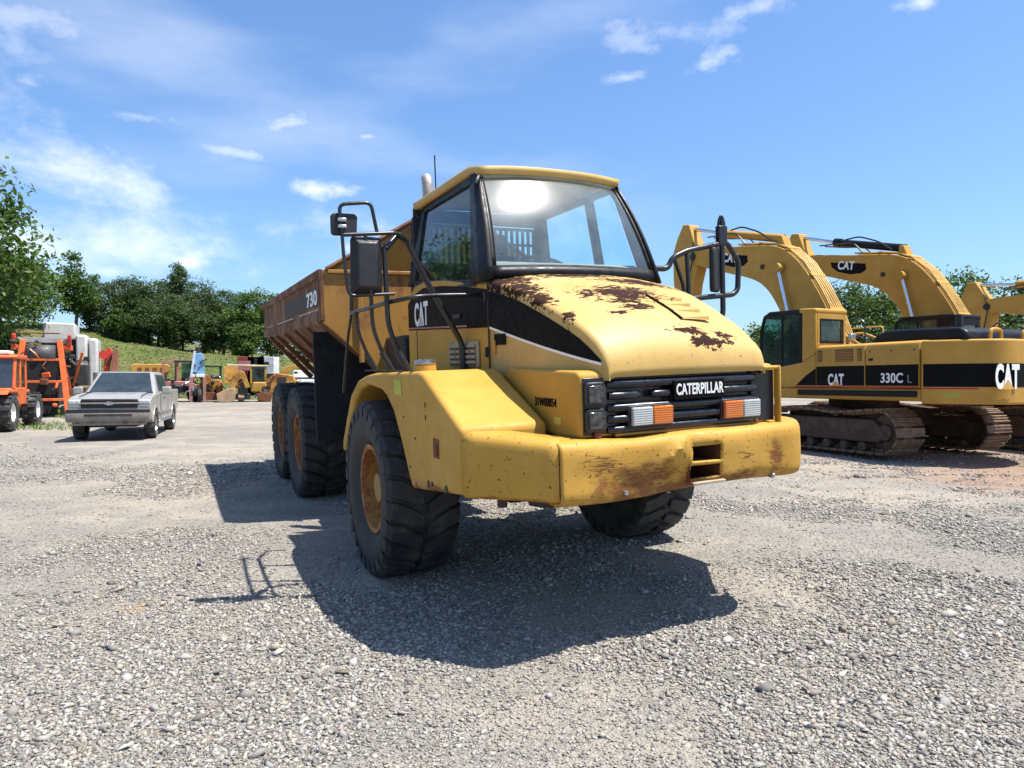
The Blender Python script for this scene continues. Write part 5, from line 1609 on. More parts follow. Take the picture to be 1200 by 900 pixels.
def simple_wheel(parent, pos, r, w, side, rim_mat, tyre_mat, rim_r=None, lugs=0):
    rr = rim_r or r * .58
    ri = MB().lathe([(rr, w * .40), (rr * .93, w * .42), (rr * .88, w * .30), (rr * .55, w * .18), (rr * .3, w * .30), (.001, w * .32)], (0, 0, 0), 24, 'y').build('wheel', rim_mat, parent, smooth=True)
    t = MB().lathe([(rr, -w * .40), (rr * 1.12, -w * .48), (r * .90, -w * .5), (r * .985, -w * .40), (r, 0), (r * .985, w * .40), (r * .90, w * .5), (rr * 1.12, w * .48), (rr, w * .40)], (0, 0, 0), 32, 'y')
    for k in range(lugs):
        for s in (-1, 1):
            a = 2 * math.pi * (k + (.5 if s > 0 else 0)) / lugs
            t.box((r * math.cos(a), s * w * .26, r * math.sin(a)), (.07 * r * 2, w * .46, .10 * r), (0, -a, 0))
    t.build('tyre', tyre_mat, ri, smooth=True)
    ri.location = pos; ri.rotation_euler = (0, .4, 0 if side > 0 else math.pi)
    return ri


def pickup():
    yaw = math.atan2(-.947, .32)
    x, y = -11.36, 21.03
    p = root('pickup_truck', 'dusty light grey pickup truck facing the camera on the left', 'pickup', (x, y, gz(x, y) - .0), (0, 0, yaw))
    B = M['pewter']
    arch = lambda cx, a0, a1, r=.47, n=9: [(cx + r * math.cos(lerp(a0, a1, k / n)), .40 + r * math.sin(lerp(a0, a1, k / n))) for k in range(n + 1)]
    prof = [(2.66, .66), (2.70, .92), (2.66, 1.07), (2.45, 1.14), (1.9, 1.20), (1.25, 1.235), (-1.35, 1.24), (-1.36, 1.30), (-3.02, 1.30), (-3.05, .70), (-2.34, .55)]
    prof += arch(-1.85, math.pi * .05 + math.pi * 0, math.pi * .95)[::-1] + [(-1.3, .47), (1.25, .47)]
    # walk underside front to back in the right order
    prof = prof[:11] + arch(-1.85, math.pi * .97, math.pi * .03) + [(-1.30, .46), (1.28, .46)] + arch(1.80, math.pi * .97, math.pi * .03)
    body = MB().prism(prof, -.965, .965, 'y').build('body', B, p, bevel=.07, segs=4, angle=35)
    # raised hood centre
    MB().prism([(2.60, 1.06), (2.42, 1.165), (1.9, 1.225), (1.22, 1.265), (1.2, 1.10)], -.70, .70, 'y').build('hood', B, body, bevel=.05, segs=3)
    # greenhouse
    gb = [(1.28, .90, 1.22), (-1.34, .92, 1.22)]; gt_ = [(.42, .70, 1.84), (-1.12, .71, 1.84)]
    v = [(gb[0][0], -gb[0][1], gb[0][2]), (gb[0][0], gb[0][1], gb[0][2]), (gb[1][0], gb[1][1], gb[1][2]), (gb[1][0], -gb[1][1], gb[1][2]),
         (gt_[0][0], -gt_[0][1], gt_[0][2]), (gt_[0][0], gt_[0][1], gt_[0][2]), (gt_[1][0], gt_[1][1], gt_[1][2]), (gt_[1][0], -gt_[1][1], gt_[1][2])]
    cabn = MB().add(v, [(0, 1, 5, 4), (1, 2, 6, 5), (2, 3, 7, 6), (3, 0, 4, 7), (4, 5, 6, 7), (0, 3, 2, 1)]).build('cab', B, p, bevel=.05, segs=3)
    V = [Vector(q) for q in v]

    def inset(a, b, c, d, m, off, nm):
        cc = (V[a] + V[b] + V[c] + V[d]) / 4; n = (V[b] - V[a]).cross(V[d] - V[a]).normalized()
        if n.dot(cc - Vector((0, 0, 1.4))) < 0: n = -n
        q = [cc + (V[i] - cc) * m + n * off for i in (a, b, c, d)]
        MB().add(q + [k - n * .01 for k in q], [(0, 1, 2, 3), (0, 1, 5, 4), (1, 2, 6, 5), (2, 3, 7, 6), (3, 0, 4, 7)]).build(nm, M['dark_win'], cabn)
    inset(0, 1, 5, 4, .88, .012, 'windscreen')
    for (s, idx) in ((1, (1, 2, 6, 5)), (-1, (0, 3, 7, 4))):
        A, Bv, Cv, D = [V[i] for i in idx]
        q = lambda u, w: A.lerp(Bv, u).lerp(D.lerp(Cv, u), w) + Vector((0, s * .012, 0))
        for (u0, u1) in ((.12, .56), (.60, .90)):
            pts = [q(u0 + (.05 if u0 < .3 else 0), .10), q(u1, .10), q(u1, .86), q(u0 + .02, .86)]
            MB().add(pts + [k - Vector((0, s * .01, 0)) for k in pts], [(0, 1, 2, 3), (0, 1, 5, 4), (1, 2, 6, 5), (2, 3, 7, 6), (3, 0, 4, 7)]).build('side_window', M['dark_win'], cabn)
    MB().lim(-2.95, -1.42, -.82, .82, 1.295, 1.306).build('load_bed', M['dark'], body)
    MB().prism([(1.16, 1.245), (1.40, 1.243), (1.36, 1.262), (1.2, 1.27)], -.82, .82, 'y').build('cowl', M['plastic'], body)
    for s in (-1, 1):
        MB().box((1.95, s * .715, 1.212), (1.25, .012, .02), (0, R(4), 0)).build('hood_gap', M['dark'], body)
        MB().tube([(1.30, s * .25 - .1, 1.29), (1.12, s * .25 + .25, 1.40)], .008, 5).build('wiper', M['rail'], cabn)
    # nose
    g = MB().lim(2.66, 2.715, -.66, .66, .86, 1.10).build('grille', M['dark_grille'], p, bevel=.02)
    MB().lim(2.70, 2.745, -.68, .68, .965, 1.005).build('grille_bar', M['dusty_bumper'], g, bevel=.012)
    MB().prism([(-.15, .985), (-.11, 1.015), (-.06, 1.012), (-.05, 1.035), (.05, 1.035), (.06, 1.012), (.15, 1.012), (.11, .955), (.06, .958), (.05, .935), (-.05, .935), (-.06, .958), (-.11, .955)], 2.745, 2.757, 'x').build('emblem', M['steel'], g)
    for k in range(5):
        MB().lim(2.712, 2.722, -.65, .65, .875 + k * .045, .885 + k * .045).build('grille_slat', M['dark'], g)
    for s in (-1, 1):
        h = MB().lim(2.60, 2.705, s * .67, s * .95, .885, 1.075).build('headlamp', M['lens'], p, bevel=.03)
        MB().lim(2.700, 2.712, s * .68, s * .94, .965, .985).build('lamp_divider', M['dusty_bumper'], h)
        MB().lathe([(.001, .0), (.075, 0), (.075, .012), (.001, .014)], (2.79, s * .72, .55), 14, 'x').build('fog_lamp', M['dark'], p, smooth=True)
        MB().smooth_tube([(2.74, s * .42, .50), (2.84, s * .42, .50), (2.84, s * .34, .50), (2.74, s * .34, .50)], .018, 6, .03).build('tow_hook', M['dark'], p, smooth=True)
        mm = MB().box((.92, s * 1.12, 1.30), (.12, .24, .22)).build('door_mirror', M['pewter'], p, bevel=.04, segs=3)
        MB().lim(-1.2, 1.25, s * .968, s * .985, .62, .70).build('side_moulding', M['dusty_bumper'], body, bevel=.008)
        MB().box((.28, s * .972, 1.08), (.16, .02, .035)).build('door_handle', M['dark'], body, bevel=.006)
        MB().box((.95, s * .968, .85), (.008, .006, .70)).build('door_seam', M['dark'], body)
        MB().box((-.55, s * .968, .85), (.008, .006, .70)).build('door_seam', M['dark'], body)
        MB().lim(-1.15, 1.2, s * .80, s * 1.0, .40, .46).build('side_step', M['steel'], p, bevel=.02)
        for cx in (1.80, -1.85):
            simple_wheel(p, (cx, s * .85, gz(x, y) * 0 + .385), .385, .27, s, M['steel'] if cx > 0 else M['steel'], M['rubber_dusty'])
            MB().tube([(cx + .475 * math.cos(a), s * .955, .40 + .475 * math.sin(a)) for a in np.linspace(.05 * math.pi, .95 * math.pi, 12)], .03, 6).build('arch_lip', M['pewter'], body, smooth=True)
    bm_ = MB().prism([(2.62, .52), (2.82, .50), (2.86, .58), (2.85, .76), (2.80, .83), (2.62, .83)], -.98, .98, 'y').build('front_bumper', M['dusty_bumper'], p, bevel=.04, segs=3)
    MB().lim(2.78, 2.857, -.97, .97, .755, .835).build('bumper_pad', M['plastic'], bm_, bevel=.015)
    MB().lim(2.80, 2.868, -.55, .55, .665, .71).build('air_slot', M['dark'], bm_)
    MB().prism([(2.5, .40), (2.8, .42), (2.78, .52), (2.5, .52)], -.85, .85, 'y').build('valance', M['dusty_bumper'], bm_, bevel=.02)
    MB().lim(-3.15, -3.02, -.9, .9, .48, .68).build('rear_bumper', M['steel'], p, bevel=.02)
    MB().lim(-2.6, 2.3, -.55, .55, .34, .5).build('chassis', M['dark'], p)
    return p


M['dark_win'] = plain('tinted_vehicle_window', (.030, .040, .045), .06, var=.3, dust=.15, dustcol=(.10, .10, .10), spec=.9)
pickup()


# ================================================================== orange telehandler at the edge
def telehandler():
    yaw = math.atan2(-.93, .365); x, y = -17.18, 23.03
    p = root('telehandler', 'orange telehandler with white wheel rims at the left edge', 'telehandler', (x, y, gz(x, y)), (0, 0, yaw))
    O = M['orange']
    MB().prism([(-2.1, .62), (2.0, .62), (2.15, .85), (1.9, 1.12), (.75, 1.12), (.6, 1.0), (-.7, 1.0), (-.8, 1.25), (-2.1, 1.25)], -.75, .80, 'y').build('chassis', O, p, bevel=.04)
    c = MB().prism([(-.72, .75), (.72, .75), (.78, 1.15), (.72, 1.32), (-.72, 1.32)], .05, 1.02, 'y').build('cab_base', O, p, bevel=.04)
    for (a, b) in (((.70, 1.30), (.50, 2.28)), ((-.68, 1.30), (-.62, 2.28)), ((.02, 1.30), (.0, 2.28))):
        for yy in (.08, .99):
            MB().tube([(a[0], yy, a[1]), (b[0], yy * .98 + .01, b[1])], .05, 8).build('cab_post', O, c, smooth=True)
    MB().prism([(-.72, 2.26), (.60, 2.26), (.62, 2.33), (.5, 2.40), (-.66, 2.40)], .0, 1.06, 'y').build('cab_roof', O, c, bevel=.03)
    MB().add([(.71, .1, 1.32), (.71, .98, 1.32), (.52, .97, 2.26), (.52, .11, 2.26)], [(0, 1, 2, 3)]).build('front_glass', M['dark_win'], c)
    MB().add([(.66, 1.0, 1.34), (-.64, 1.0, 1.34), (-.60, .99, 2.25), (.48, .99, 2.25)], [(0, 1, 2, 3)]).build('side_glass', M['glass_dark'], c)
    MB().lim(-.3, .1, .3, .75, 1.3, 1.95).build('seat', M['inside_dark'], c, bevel=.05)
    MB().lathe([(.001, .0), (.09, 0), (.09, .10), (.05, .14), (.001, .14)], (.3, .3, 2.40), 12, 'z').build('beacon', M['amber'], c, smooth=True)
    MB().lim(.05, .55, .25, .85, 2.40, 2.52).build('roof_unit', M['white'], c, bevel=.03)
    b = MB().box((.2, -.45, 1.55), (4.6, .42, .46), (0, R(6), 0)).build('boom', O, p, bevel=.03)
    MB().prism([(2.4, .5), (2.7, .5), (2.75, 1.5), (2.45, 1.5)], -.9, .6, 'y').build('fork_carriage', M['dark'], p, bevel=.02)
    for s in (-1, 1):
        for cx in (1.5, -1.5):
            simple_wheel(p, (cx, s * 1.0, .56), .56, .42, s, M['white'], M['rubber_dusty'], .30, 16)
    for s in (-1, 1):
        MB().prism([(.85, 1.05), (1.0, 1.25), (2.0, 1.25), (2.1, 1.12), (2.0, 1.18), (1.05, 1.18)], s * .78, s * 1.18, 'y').build('mudguard', O, p, bevel=.01)
    return p


telehandler()


# ================================================================== screening plant, white housing, red loader
def screening_plant():
    d = 29.0; x = ux(49, d); y = d
    p = root('screening_plant', 'orange framed screening plant with black conveyor belt behind the telehandler', 'screening plant', (x, y, gz(x, y)), (0, 0, R(27)))
    O = M['orange']; U = 28.6
    # local: x right, y away, z up
    for (xa, xb) in ((-.62, -.95), (.62, .98)):
        MB().add([(xa - .10, -.1, 3.15), (xa + .10, -.1, 3.15), (xb + .11, -.7, .15), (xb - .11, -.7, .15), (xa - .10, .1, 3.15), (xa + .10, .1, 3.15), (xb + .11, -.5, .15), (xb - .11, -.5, .15)],
                 [(0, 1, 2, 3), (4, 5, 6, 7), (0, 1, 5, 4), (1, 2, 6, 5), (2, 3, 7, 6), (3, 0, 4, 7)]).build('leg_rail', O, p, bevel=.012)
        MB().tube([(xa, .0, 3.0), (xa * 1.1, 3.2, 1.2)], .08, 8).build('side_rail', O, p, smooth=True)
        MB().box((xa * 1.45, .3, 2.85), (.30, .5, .20)).build('wing_bracket', O, p, bevel=.02)
        MB().box((xa * 1.55, .1, 3.15), (.12, .3, .5), (.2, 0, 0)).build('wing_arm', M['red'], p, bevel=.02)
    for z, yy, w in ((2.35, -.2, 1.35), (1.45, -.42, 1.55), (.72, -.56, 1.7)):
        MB().lim(-w / 2, w / 2, yy - .05, yy + .05, z - .05, z + .05).build('cross_bar', O, p, bevel=.012)
    # belt running over a head drum
    rows = []
    for k in range(15):
        a = -math.pi / 2 + math.pi * k / 14
        rows.append([(xx, .15 - .38 * math.cos(a) - .05, 2.55 + .42 * math.sin(a)) for xx in (-.5, 0, .5)])
    rows = [[(xx, 3.2, .75) for xx in (-.5, 0, .5)]] + rows + [[(xx, 3.4, 1.35) for xx in (-.5, 0, .5)]]
    MB().grid(rows).build('conveyor_belt', plain('belt_rubber', (.05, .05, .05), .55, var=.3, dust=.5, dustcol=(.25, .24, .22)), p, smooth=True, solid=.02)
    MB().lim(-.58, .58, .2, 3.0, .45, 1.7).build('hopper', M['dark'], p, bevel=.03)
    MB().prism([(-.7, 3.05), (.7, 3.05), (.85, 3.25), (-.85, 3.25)], .0, .8, 'y').build('feed_chute', plain('grey_steel_plate', (.33, .32, .30), .6, dust=.3), p, bevel=.01)
    MB().tube([(-.9, .2, 3.45), (.6, .2, 3.45)], .03, 6).build('guard_bar', M['rust'], p, smooth=True)
    MB().lim(-.56, .56, -.22, -.20, .15, 2.2).build('rubber_curtain', M['mudflap'], p)
    for s in (-1, 1):
        MB().lim(s * .75 - .15, s * .75 + .15, .6, 2.8, .0, .45).build('skid', M['dark'], p, bevel=.05)
        MB().box((s * 1.2, .9, 2.0), (.10, .10, 1.5), (.25, s * .25, 0)).build('folding_arm', O, p, bevel=.012)
    MB().box((1.30, 1.6, 1.75), (.5, 1.2, .9)).build('engine_box', M['dark'], p, bevel=.05)
    SCREEN['p'] = p
    return p


SCREEN = {}
screening_plant()


def white_plant():
    d = 35.0; x = ux(86, d); y = d
    p = root('engine_housing_trailer', 'tall white engine housing on wheels behind the orange screening plant', 'plant trailer', (x, y, gz(x, y)), (0, 0, R(27)))
    W = plain('dusty_white_paint', (.52, .51, .47), .5, var=.15, dust=.4, dustcol=(.28, .24, .19), vscale=1.5)
    MB().lim(-1.25, .10, -.2, 2.2, 3.45, 4.28).build('upper_cabinet', W, p, bevel=.08, segs=3)
    MB().lim(.12, .62, -.35, 2.0, 1.2, 3.72).build('side_cabinet', W, p, bevel=.12, segs=3)
    MB().lim(.66, 1.08, -.3, 2.0, 1.1, 3.55).build('side_cabinet', W, p, bevel=.12, segs=3)
    MB().lim(-1.3, .08, -.1, 2.2, 1.1, 3.44).build('machinery', M['dark'], p, bevel=.04)
    MB().lim(-1.3, 1.1, -.2, 3.2, .7, 1.08).build('chassis', M['rust'], p, bevel=.03)
    MB().box((-.2, -.22, 2.62), (.6, .25, .2)).build('exhaust_box', M['dark'], p, bevel=.03)
    MB().tube([(-.6, -.25, 2.9), (.1, -.3, 2.2)], .12, 10).build('duct', M['dark'], p, smooth=True)
    MB().lathe([(.001, -.45), (.52, -.45), (.6, -.2), (.6, .2), (.52, .45), (.001, .45)], (-.75, -.05, 2.35), 20, 'x').build('drum', M['rust'], p, smooth=True)
    for k in range(5):
        MB().lim(.86, 1.085, -.315, -.302, 1.4 + k * .1, 1.45 + k * .1).build('vent_slot', M['dark'], p)
    for s in (-1, 1):
        for yy in (.4, 2.2): 
            w = simple_wheel(p, (s * 1.0, yy, .45), .45, .3, s, M['rust'], M['rubber_dusty']); w.rotation_euler = (0, 0, R(-90) * s)
    SCREEN['w'] = p
    return p


white_plant()


def rect_machine(name, label, cat, u, d, rz, build, group=None, dz=0):
    x = ux(u, d); z = gz(x, d)
    p = root(name, label, cat, (x, d, z + dz), (0, 0, rz), group)
    build(p)
    return p


def red_loader(p):
    R_ = M['red']
    MB().lim(-.5, .4, 0, 1.8, .5, 1.5).build('body', M['dark'], p, bevel=.06)
    MB().prism([(-.25, 1.5), (.0, 1.5), (.18, 2.9), (.0, 3.2), (-.15, 2.9)], .1, .3, 'y').build('lift_arm', R_, p, bevel=.02)
    MB().prism([(.12, 1.5), (.40, 1.5), (.46, 3.0), (.34, 3.15), (.16, 2.8)], -.2, .6, 'y').build('bucket', plain('brick_red_bucket', (.30, .10, .06), .7, dust=.3), p, bevel=.03)
    MB().tube([(-.1, .0, 2.2), (.4, -.1, 3.2)], .05, 8).build('cylinder', M['dark'], p, smooth=True)
    MB().lathe([(.001, -.15), (.22, -.15), (.22, .15), (.001, .15)], (-.22, .1, 2.75), 14, 'y').build('drum', R_, p, smooth=True)
    for s in (-1, 1):
        for yy in (.3, 1.5):
            w = simple_wheel(p, (s * .6, yy, .45), .45, .3, s, M['rust'], M['rubber']); w.rotation_euler = (0, 0, R(-90) * s)


rect_machine('loader', 'small red loader with raised rusty bucket right of the white housing', 'loader', 127, 36.0, R(28), red_loader)


# ---------------- far row of machines
FY = paint_yellow('far_machine_yellow', base=(.46, .25, .042), rust=[((0, 0, .3), (2.5, 3, 1.0)), ((0, 0, 1.6), (1.6, 2.5, .7))], amount=.6)


def clutter(p, n, x0, x1, y0, y1, z0, z1, seed, mats=('hose', 'dark', 'rust', 'steel')):
    """small fittings: hoses, valves, brackets, rods"""
    rg = random.Random(seed)
    for k in range(n):
        x, y, z = rg.uniform(x0, x1), rg.uniform(y0, y1), rg.uniform(z0, z1)
        m = M[mats[k % len(mats)]]
        if k % 3 == 0:
            a = Vector((x, y, z)); b = a + Vector((rg.uniform(-.5, .5), rg.uniform(-.1, .1), rg.uniform(-.5, .4))); c = (a + b) / 2 + Vector((rg.uniform(-.15, .15), -.08, rg.uniform(-.15, .15)))
            MB().smooth_tube([a, c, b], rg.uniform(.02, .045), 6, .15).build('hose', m, p, smooth=True)
        elif k % 3 == 1:
            MB().box((x, y, z), (rg.uniform(.06, .28), rg.uniform(.06, .2), rg.uniform(.06, .3)), (rg.uniform(-.3, .3), rg.uniform(-.3, .3), rg.uniform(-.3, .3))).build('bracket', m, p, bevel=.01)
        else:
            r = rg.uniform(.04, .11); MB().lathe([(.001, -.08), (r, -.08), (r * 1.1, 0), (r, .08), (.001, .08)], (x, y, z), 10, rg.choice('xyz')).build('fitting', m, p, smooth=True)



clutter(SCREEN['p'], 26, -.95, .95, -.65, .1, .4, 3.3, 11, ('dark', 'orange', 'hose', 'rust'))
clutter(SCREEN['w'], 26, -1.3, .6, -.45, -.2, 1.1, 3.4, 12, ('dark', 'hose', 'rust', 'dark'))


def yellow_loader_back(p):
    MB().prism([(-1.1, 1.9), (1.1, 1.9), (1.2, 2.35), (1.0, 2.5), (-1.0, 2.5), (-1.2, 2.35)], 0, 1.4, 'y').build('cab_roof', FY, p, bevel=.05)
    for x in (-1.0, 1.0):
        for yy in (.1, 1.3): MB().lim(x - .06, x + .06, yy - .05, yy + .05, 1.0, 1.95).build('cab_post', FY, p)
    for k in range(4): MB().lim(-.75 + k * .45, -.5 + k * .45, -.02, .01, 2.05, 2.25).build('roof_slot', M['rust'], p)
    MB().lim(-1.1, 1.1, -.6, 2.6, .6, 1.25).build('body', FY, p, bevel=.06)
    MB().lim(-1.0, 1.0, .0, 1.4, 1.25, 1.9).build('cab_glass', M['dark_win'], p)
    for s in (-1, 1):
        for yy in (-.3, 2.0):
            w = simple_wheel(p, (s * 1.05, yy, .6), .6, .4, s, FY, M['rubber']); w.rotation_euler = (0, 0, R(-90) * s)


rect_machine('wheel_loader', 'yellow wheel loader whose roof shows above the pickup', 'loader', 176, 47.0, R(25), yellow_loader_back)


def tractor(p):
    PK = plain('faded_pink_red_paint', (.36, .13, .11), .6, var=.2, dust=.3)
    for x in (-.95, -.1, .85):
        for yy in (0, 1.3): MB().lim(x - .06, x + .06, yy - .05, yy + .05, .9, 2.62).build('canopy_post', PK, p)
    MB().lim(-.25, 1.05, -.15, 1.45, 2.62, 2.74).build('canopy', M['dark'], p, bevel=.02)
    MB().lim(-1.02, -.05, -.06, .06, 2.50, 2.62).build('canopy_beam', PK, p)
    MB().prism([(-.9, .75), (1.0, .75), (1.1, 1.1), (.5, 1.35), (-.8, 1.35)], -.4, 1.2, 'y').build('hood', PK, p, bevel=.05)
    MB().lim(.2, .8, .2, .8, 1.3, 1.9).build('seat', M['dark'], p, bevel=.06)
    MB().lim(.15, .85, -.02, .02, 1.55, 2.55).build('windscreen', M['glass_green'], p)
    MB().box((.0, -.75, .85), (.9, .5, .5), (.2, .1, .3)).build('engine_part', M['dark'], p, bevel=.05)
    MB().tube([(-.4, -.8, .3), (.1, -.9, 1.1), (.5, -.7, 1.3)], .05, 6).build('loader_arm', M['steel'], p, smooth=True)
    MB().tube([(-.1, -.9, .25), (-.3, -.8, 1.2)], .06, 6).build('drive_shaft', M['steel'], p, smooth=True)
    for s in (-1, 1):
        w = simple_wheel(p, (s * .85, -.55, .45), .45, .32, s, M['white'], M['rubber'], None, 12); w.rotation_euler = (0, 0, R(-90) * s + .5)
        w = simple_wheel(p, (s * .95, 1.1, .62), .62, .4, s, M['white'], M['rubber'], None, 14); w.rotation_euler = (0, 0, R(-90) * s + .3)
    clutter(p, 18, -1.0, 1.0, -.9, -.2, .3, 1.5, 1)


rect_machine('tractor', 'faded red tractor with dark canopy standing behind the pickup', 'tractor', 210, 47.0, R(30), tractor)


def blue_lift(p):
    BL = plain('light_blue_paint', (.17, .34, .52), .5, var=.25, dust=.25, dustcol=(.6, .62, .64))
    PK = plain('pale_red_base', (.34, .17, .15), .6, dust=.3)
    MB().prism([(-.45, 1.6), (.42, 1.6), (.36, 2.9), (.22, 3.2), (-.12, 3.15), (-.34, 2.3)], -.15, .35, 'y').build('boom_section', BL, p, bevel=.04)
    MB().box((-.30, -.2, 2.45), (.14, .16, 1.7), (0, R(8), 0)).build('boom_strut', plain('dusty_blue_white', (.55, .62, .68), .5), p, bevel=.02)
    MB().lim(-.45, .40, -.25, .45, 1.62, 1.80).build('collar', M['white'], p, bevel=.02)
    MB().tube([(-.05, .1, 3.15), (.0, .1, 3.55)], .14, 10).build('boom_knuckle', M['dark'], p, smooth=True)
    for x in (-.42, .38): MB().lim(x - .10, x + .10, -.3, .3, .0, 1.62).build('outrigger', PK, p, bevel=.02)
    MB().lim(-.4, .4, -.2, .9, .4, .95).build('chassis', M['dark'], p, bevel=.04)
    w = simple_wheel(p, (.1, -.42, .42), .42, .22, 1, M['white'], M['rubber']); w.rotation_euler = (0, 0, R(-90))
    clutter(p, 8, -.45, .45, -.4, -.15, .4, 3.0, 5)


rect_machine('boom_lift', 'light blue boom lift with upright arm between tractor and yellow machines', 'lift', 232, 46.0, R(24), blue_lift)


def dozer(p):
    MB().prism([(-.85, .45), (.55, .45), (.6, 1.1), (.45, 1.45), (-.5, 1.5), (-.85, 1.2)], -.2, 1.6, 'y').build('engine_cover', FY, p, bevel=.08)
    MB().prism([(-.95, .1), (.75, .1), (.75, .62), (-.95, .62)], -.75, -.60, 'y').build('blade', M['rust'], p, bevel=.02)
    MB().lathe([(.001, -.3), (.3, -.3), (.34, 0), (.3, .3), (.001, .3)], (-.45, -.1, 1.45), 14, 'y').build('air_cleaner', FY, p, smooth=True)
    MB().lim(-.9, .45, .6, 1.7, 1.5, 1.75).build('seat_deck', M['dark'], p, bevel=.04)
    for x in (-.85, .4):
        for yy in (.6, 1.6): MB().lim(x - .05, x + .05, yy - .05, yy + .05, 1.6, 2.35).build('roll_bar_post', M['dark'], p)
    MB().lim(-.95, .5, .5, 1.7, 2.30, 2.40).build('roll_bar_roof', M['dark'], p, bevel=.02)
    for s in (-1, 1):
        t = MB()
        pts = [(-.3, .08), (1.7, .08), (1.95, .35), (1.7, .62), (-.3, .62), (-.55, .35)]
        t.prism([(a, b) for a, b in pts], s * .75 - .18, s * .75 + .18, 'x').build('crawler_track', M['track'], p, bevel=.04)
    clutter(p, 16, -.8, .7, -.35, -.05, .5, 1.9, 2)


rect_machine('bulldozer', 'small yellow bulldozer right of the blue boom lift', 'bulldozer', 250, 47.0, R(20), dozer)


def mini_excavator(p):
    MB().prism([(-.55, 2.30), (2.0, 2.30), (2.05, 2.40), (-.5, 2.46)], -.1, 1.4, 'y').build('canopy', plain('pale_canopy', (.55, .45, .28), .6), p, bevel=.03)
    for x in (.95, 1.85):
        for yy in (.0, 1.3): MB().lim(x - .06, x + .06, yy - .05, yy + .05, .9, 2.32).build('cab_post', FY, p)
    MB().lim(1.0, 1.8, -.03, .0, 1.35, 2.28).build('windscreen', M['glass_green'], p)
    MB().lim(.9, 1.9, -.1, 1.6, .62, 1.30).build('house', FY, p, bevel=.08)
    MB().lim(-.70, .15, -.1, .5, 1.2, 2.30).build('upright_guard', plain('orange_yellow_panel', (.60, .30, .05), .5), p, bevel=.02)
    bo = MB().prism([(.9, .95), (.55, 1.95), (.25, 2.05), (-.15, 1.75), (-.35, .85), (-.05, .85), (.2, 1.4), (.4, 1.5), (.6, .9)], -.75, -.45, 'y').build('boom', FY, p, bevel=.03)
    MB().tube([(.75, -.6, 1.0), (.45, -.6, 1.75)], .06, 8).build('boom_cylinder', M['steel'], bo, smooth=True)
    MB().prism([(-.35, .9), (.02, .92), (.05, .55), (-.1, .05), (-.35, .0), (-1.05, .05), (-1.1, .55), (-.7, .75)], -1.05, -.2, 'y').build('bucket', plain('dusty_tan_bucket', (.40, .27, .15), .7, dust=.4), bo, bevel=.03)
    MB().lim(.0, .9, -.5, .3, .15, .55).build('blade', M['dark'], p, bevel=.03)
    for s in (0, 1):
        c = 1.55 if s else .35
        MB().prism([(-.5, .05), (1.4, .05), (1.62, .3), (1.4, .55), (-.5, .55), (-.72, .3)], c - .2, c + .2, 'x').build('crawler_track', M['track'], p, bevel=.05)
    clutter(p, 18, -.9, 1.9, -.5, .1, .2, 1.6, 3)


rect_machine('mini_excavator', 'yellow mini excavator with pale canopy and bucket on the ground in the far row', 'excavator', 276, 46.0, R(20), mini_excavator)


def crate(col, rows):
    def f(p):
        MB().lim(-.62, .62, 0, 1.2, 0, 1.25).build('shell', plain('container_paint', col, .6, dust=.3), p, bevel=.02)
        for (x, z, w, h, m) in rows:
            MB().lim(x - w / 2, x + w / 2, -.03, -.002, z - h / 2, z + h / 2).build('front_panel', m, p)
    return f


bd = 52.0
hz_ = lambda v: CAM_H + (447 - v) / 830 * bd
for (nm, lab, u, col, rows) in (
        ('generator_box', 'dark red generator box on the bank behind the mini excavator', 288, (.30, .04, .035), [(-.1, .6, .9, .7, plain('pink_panel', (.55, .22, .20), .6))]),
        ('generator_box', 'black open generator box between the red and the white one', 300, (.015, .013, .012), []),
        ('generator_box', 'white generator box with dark opening on the bank', 311, (.62, .62, .60), [(.1, .72, .35, .3, M['dark'])])):
    x = ux(u, bd); b = root(nm, lab, 'generator', (x, bd, hz_(438)), (0, 0, 0), 'boxes on the bank')
    crate(col, rows)(b)
    MB().lim(-.6, .6, .05, 1.15, -1.6, -.002).build('stand', M['dark'], b)


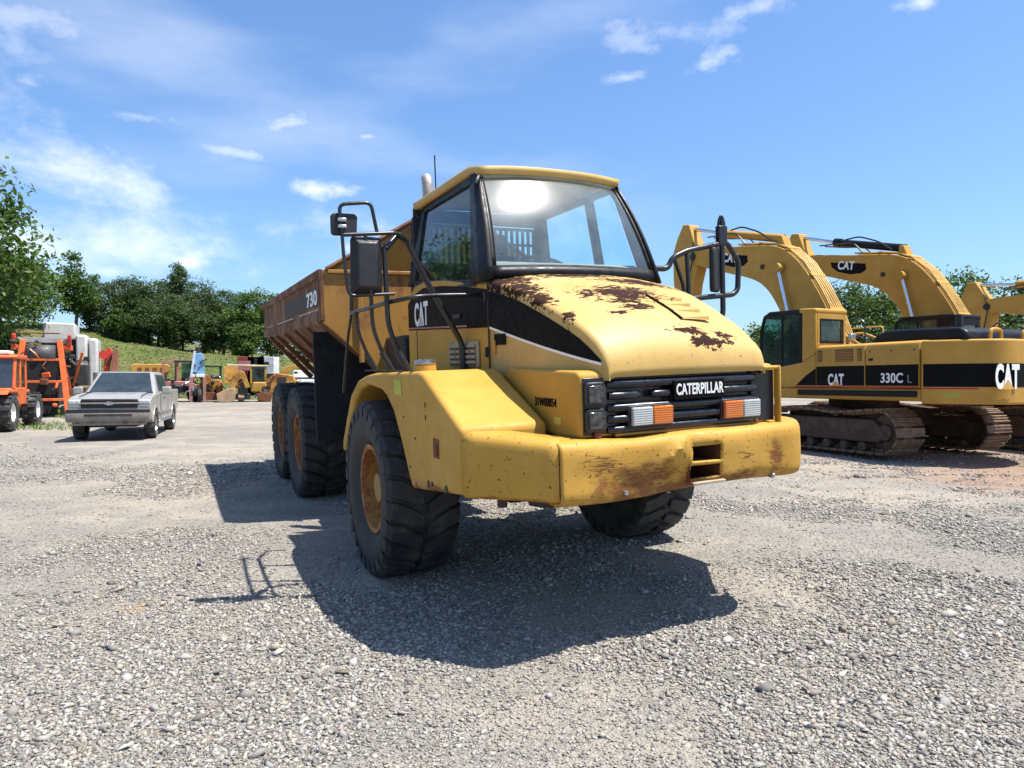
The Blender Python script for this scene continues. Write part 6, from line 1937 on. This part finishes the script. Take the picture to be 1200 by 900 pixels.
def backhoe(p):
    MB().prism([(-1.2, .5), (1.1, .5), (1.25, 1.0), (.9, 1.75), (-.2, 1.9), (-1.1, 1.2)], -.2, 1.4, 'y').build('body', FY, p, bevel=.08)
    MB().prism([(-.1, 1.7), (.35, 1.75), (1.1, 2.25), (1.0, 2.5), (.4, 2.3)], .0, .35, 'y').build('boom', FY, p, bevel=.03)
    MB().tube([(-1.0, -.3, .4), (-.3, -.4, 1.7)], .09, 8).build('dipper', M['rust'], p, smooth=True)
    MB().lim(-.1, .45, -.23, -.18, 1.15, 1.6).build('radiator', M['dark'], p)
    MB().prism([(-1.25, .1), (-.5, .0), (-.4, .5), (-1.15, .7)], -.9, -.3, 'y').build('bucket', M['rust'], p, bevel=.02)
    for s in (-1, 1):
        w = simple_wheel(p, (s * .9, -.1, .5), .5, .35, s, FY, M['rubber'], None, 12); w.rotation_euler = (0, 0, R(-90) * s + .3)
    clutter(p, 16, -1.1, 1.2, -.4, -.1, .4, 2.0, 4)


rect_machine('backhoe_loader', 'yellow backhoe loader partly hidden by the rear wheel of the dump truck', 'loader', 327, 47.0, R(16), backhoe)


def far_car(p):
    MB().prism([(-1.0, .35), (1.0, .35), (1.02, 1.15), (.9, 1.3), (-.9, 1.3), (-1.02, 1.15)], 0, 5.0, 'y').build('body', M['white'], p, bevel=.06)
    MB().prism([(-.9, 1.3), (.9, 1.3), (.72, 1.95), (-.72, 1.95)], 1.2, 3.4, 'y').build('cab', M['white'], p, bevel=.05)
    MB().add([(-.80, 1.18, 1.33), (.80, 1.18, 1.33), (.66, 1.26, 1.90), (-.66, 1.26, 1.90)], [(0, 1, 2, 3)]).build('windscreen', M['dark_win'], p)
    MB().lim(-.6, .6, -.03, 0, .8, 1.1).build('grille', M['dark'], p)
    for s in (-1, 1):
        for yy in (.8, 4.0):
            w = simple_wheel(p, (s * .85, yy, .38), .38, .25, s, M['steel'], M['rubber']); w.rotation_euler = (0, 0, R(-90) * s)


rect_machine('parked_pickup', 'white pickup seen between the tipper body and its rear wheels', 'pickup', 356, 48.0, R(14), far_car, dz=.15)
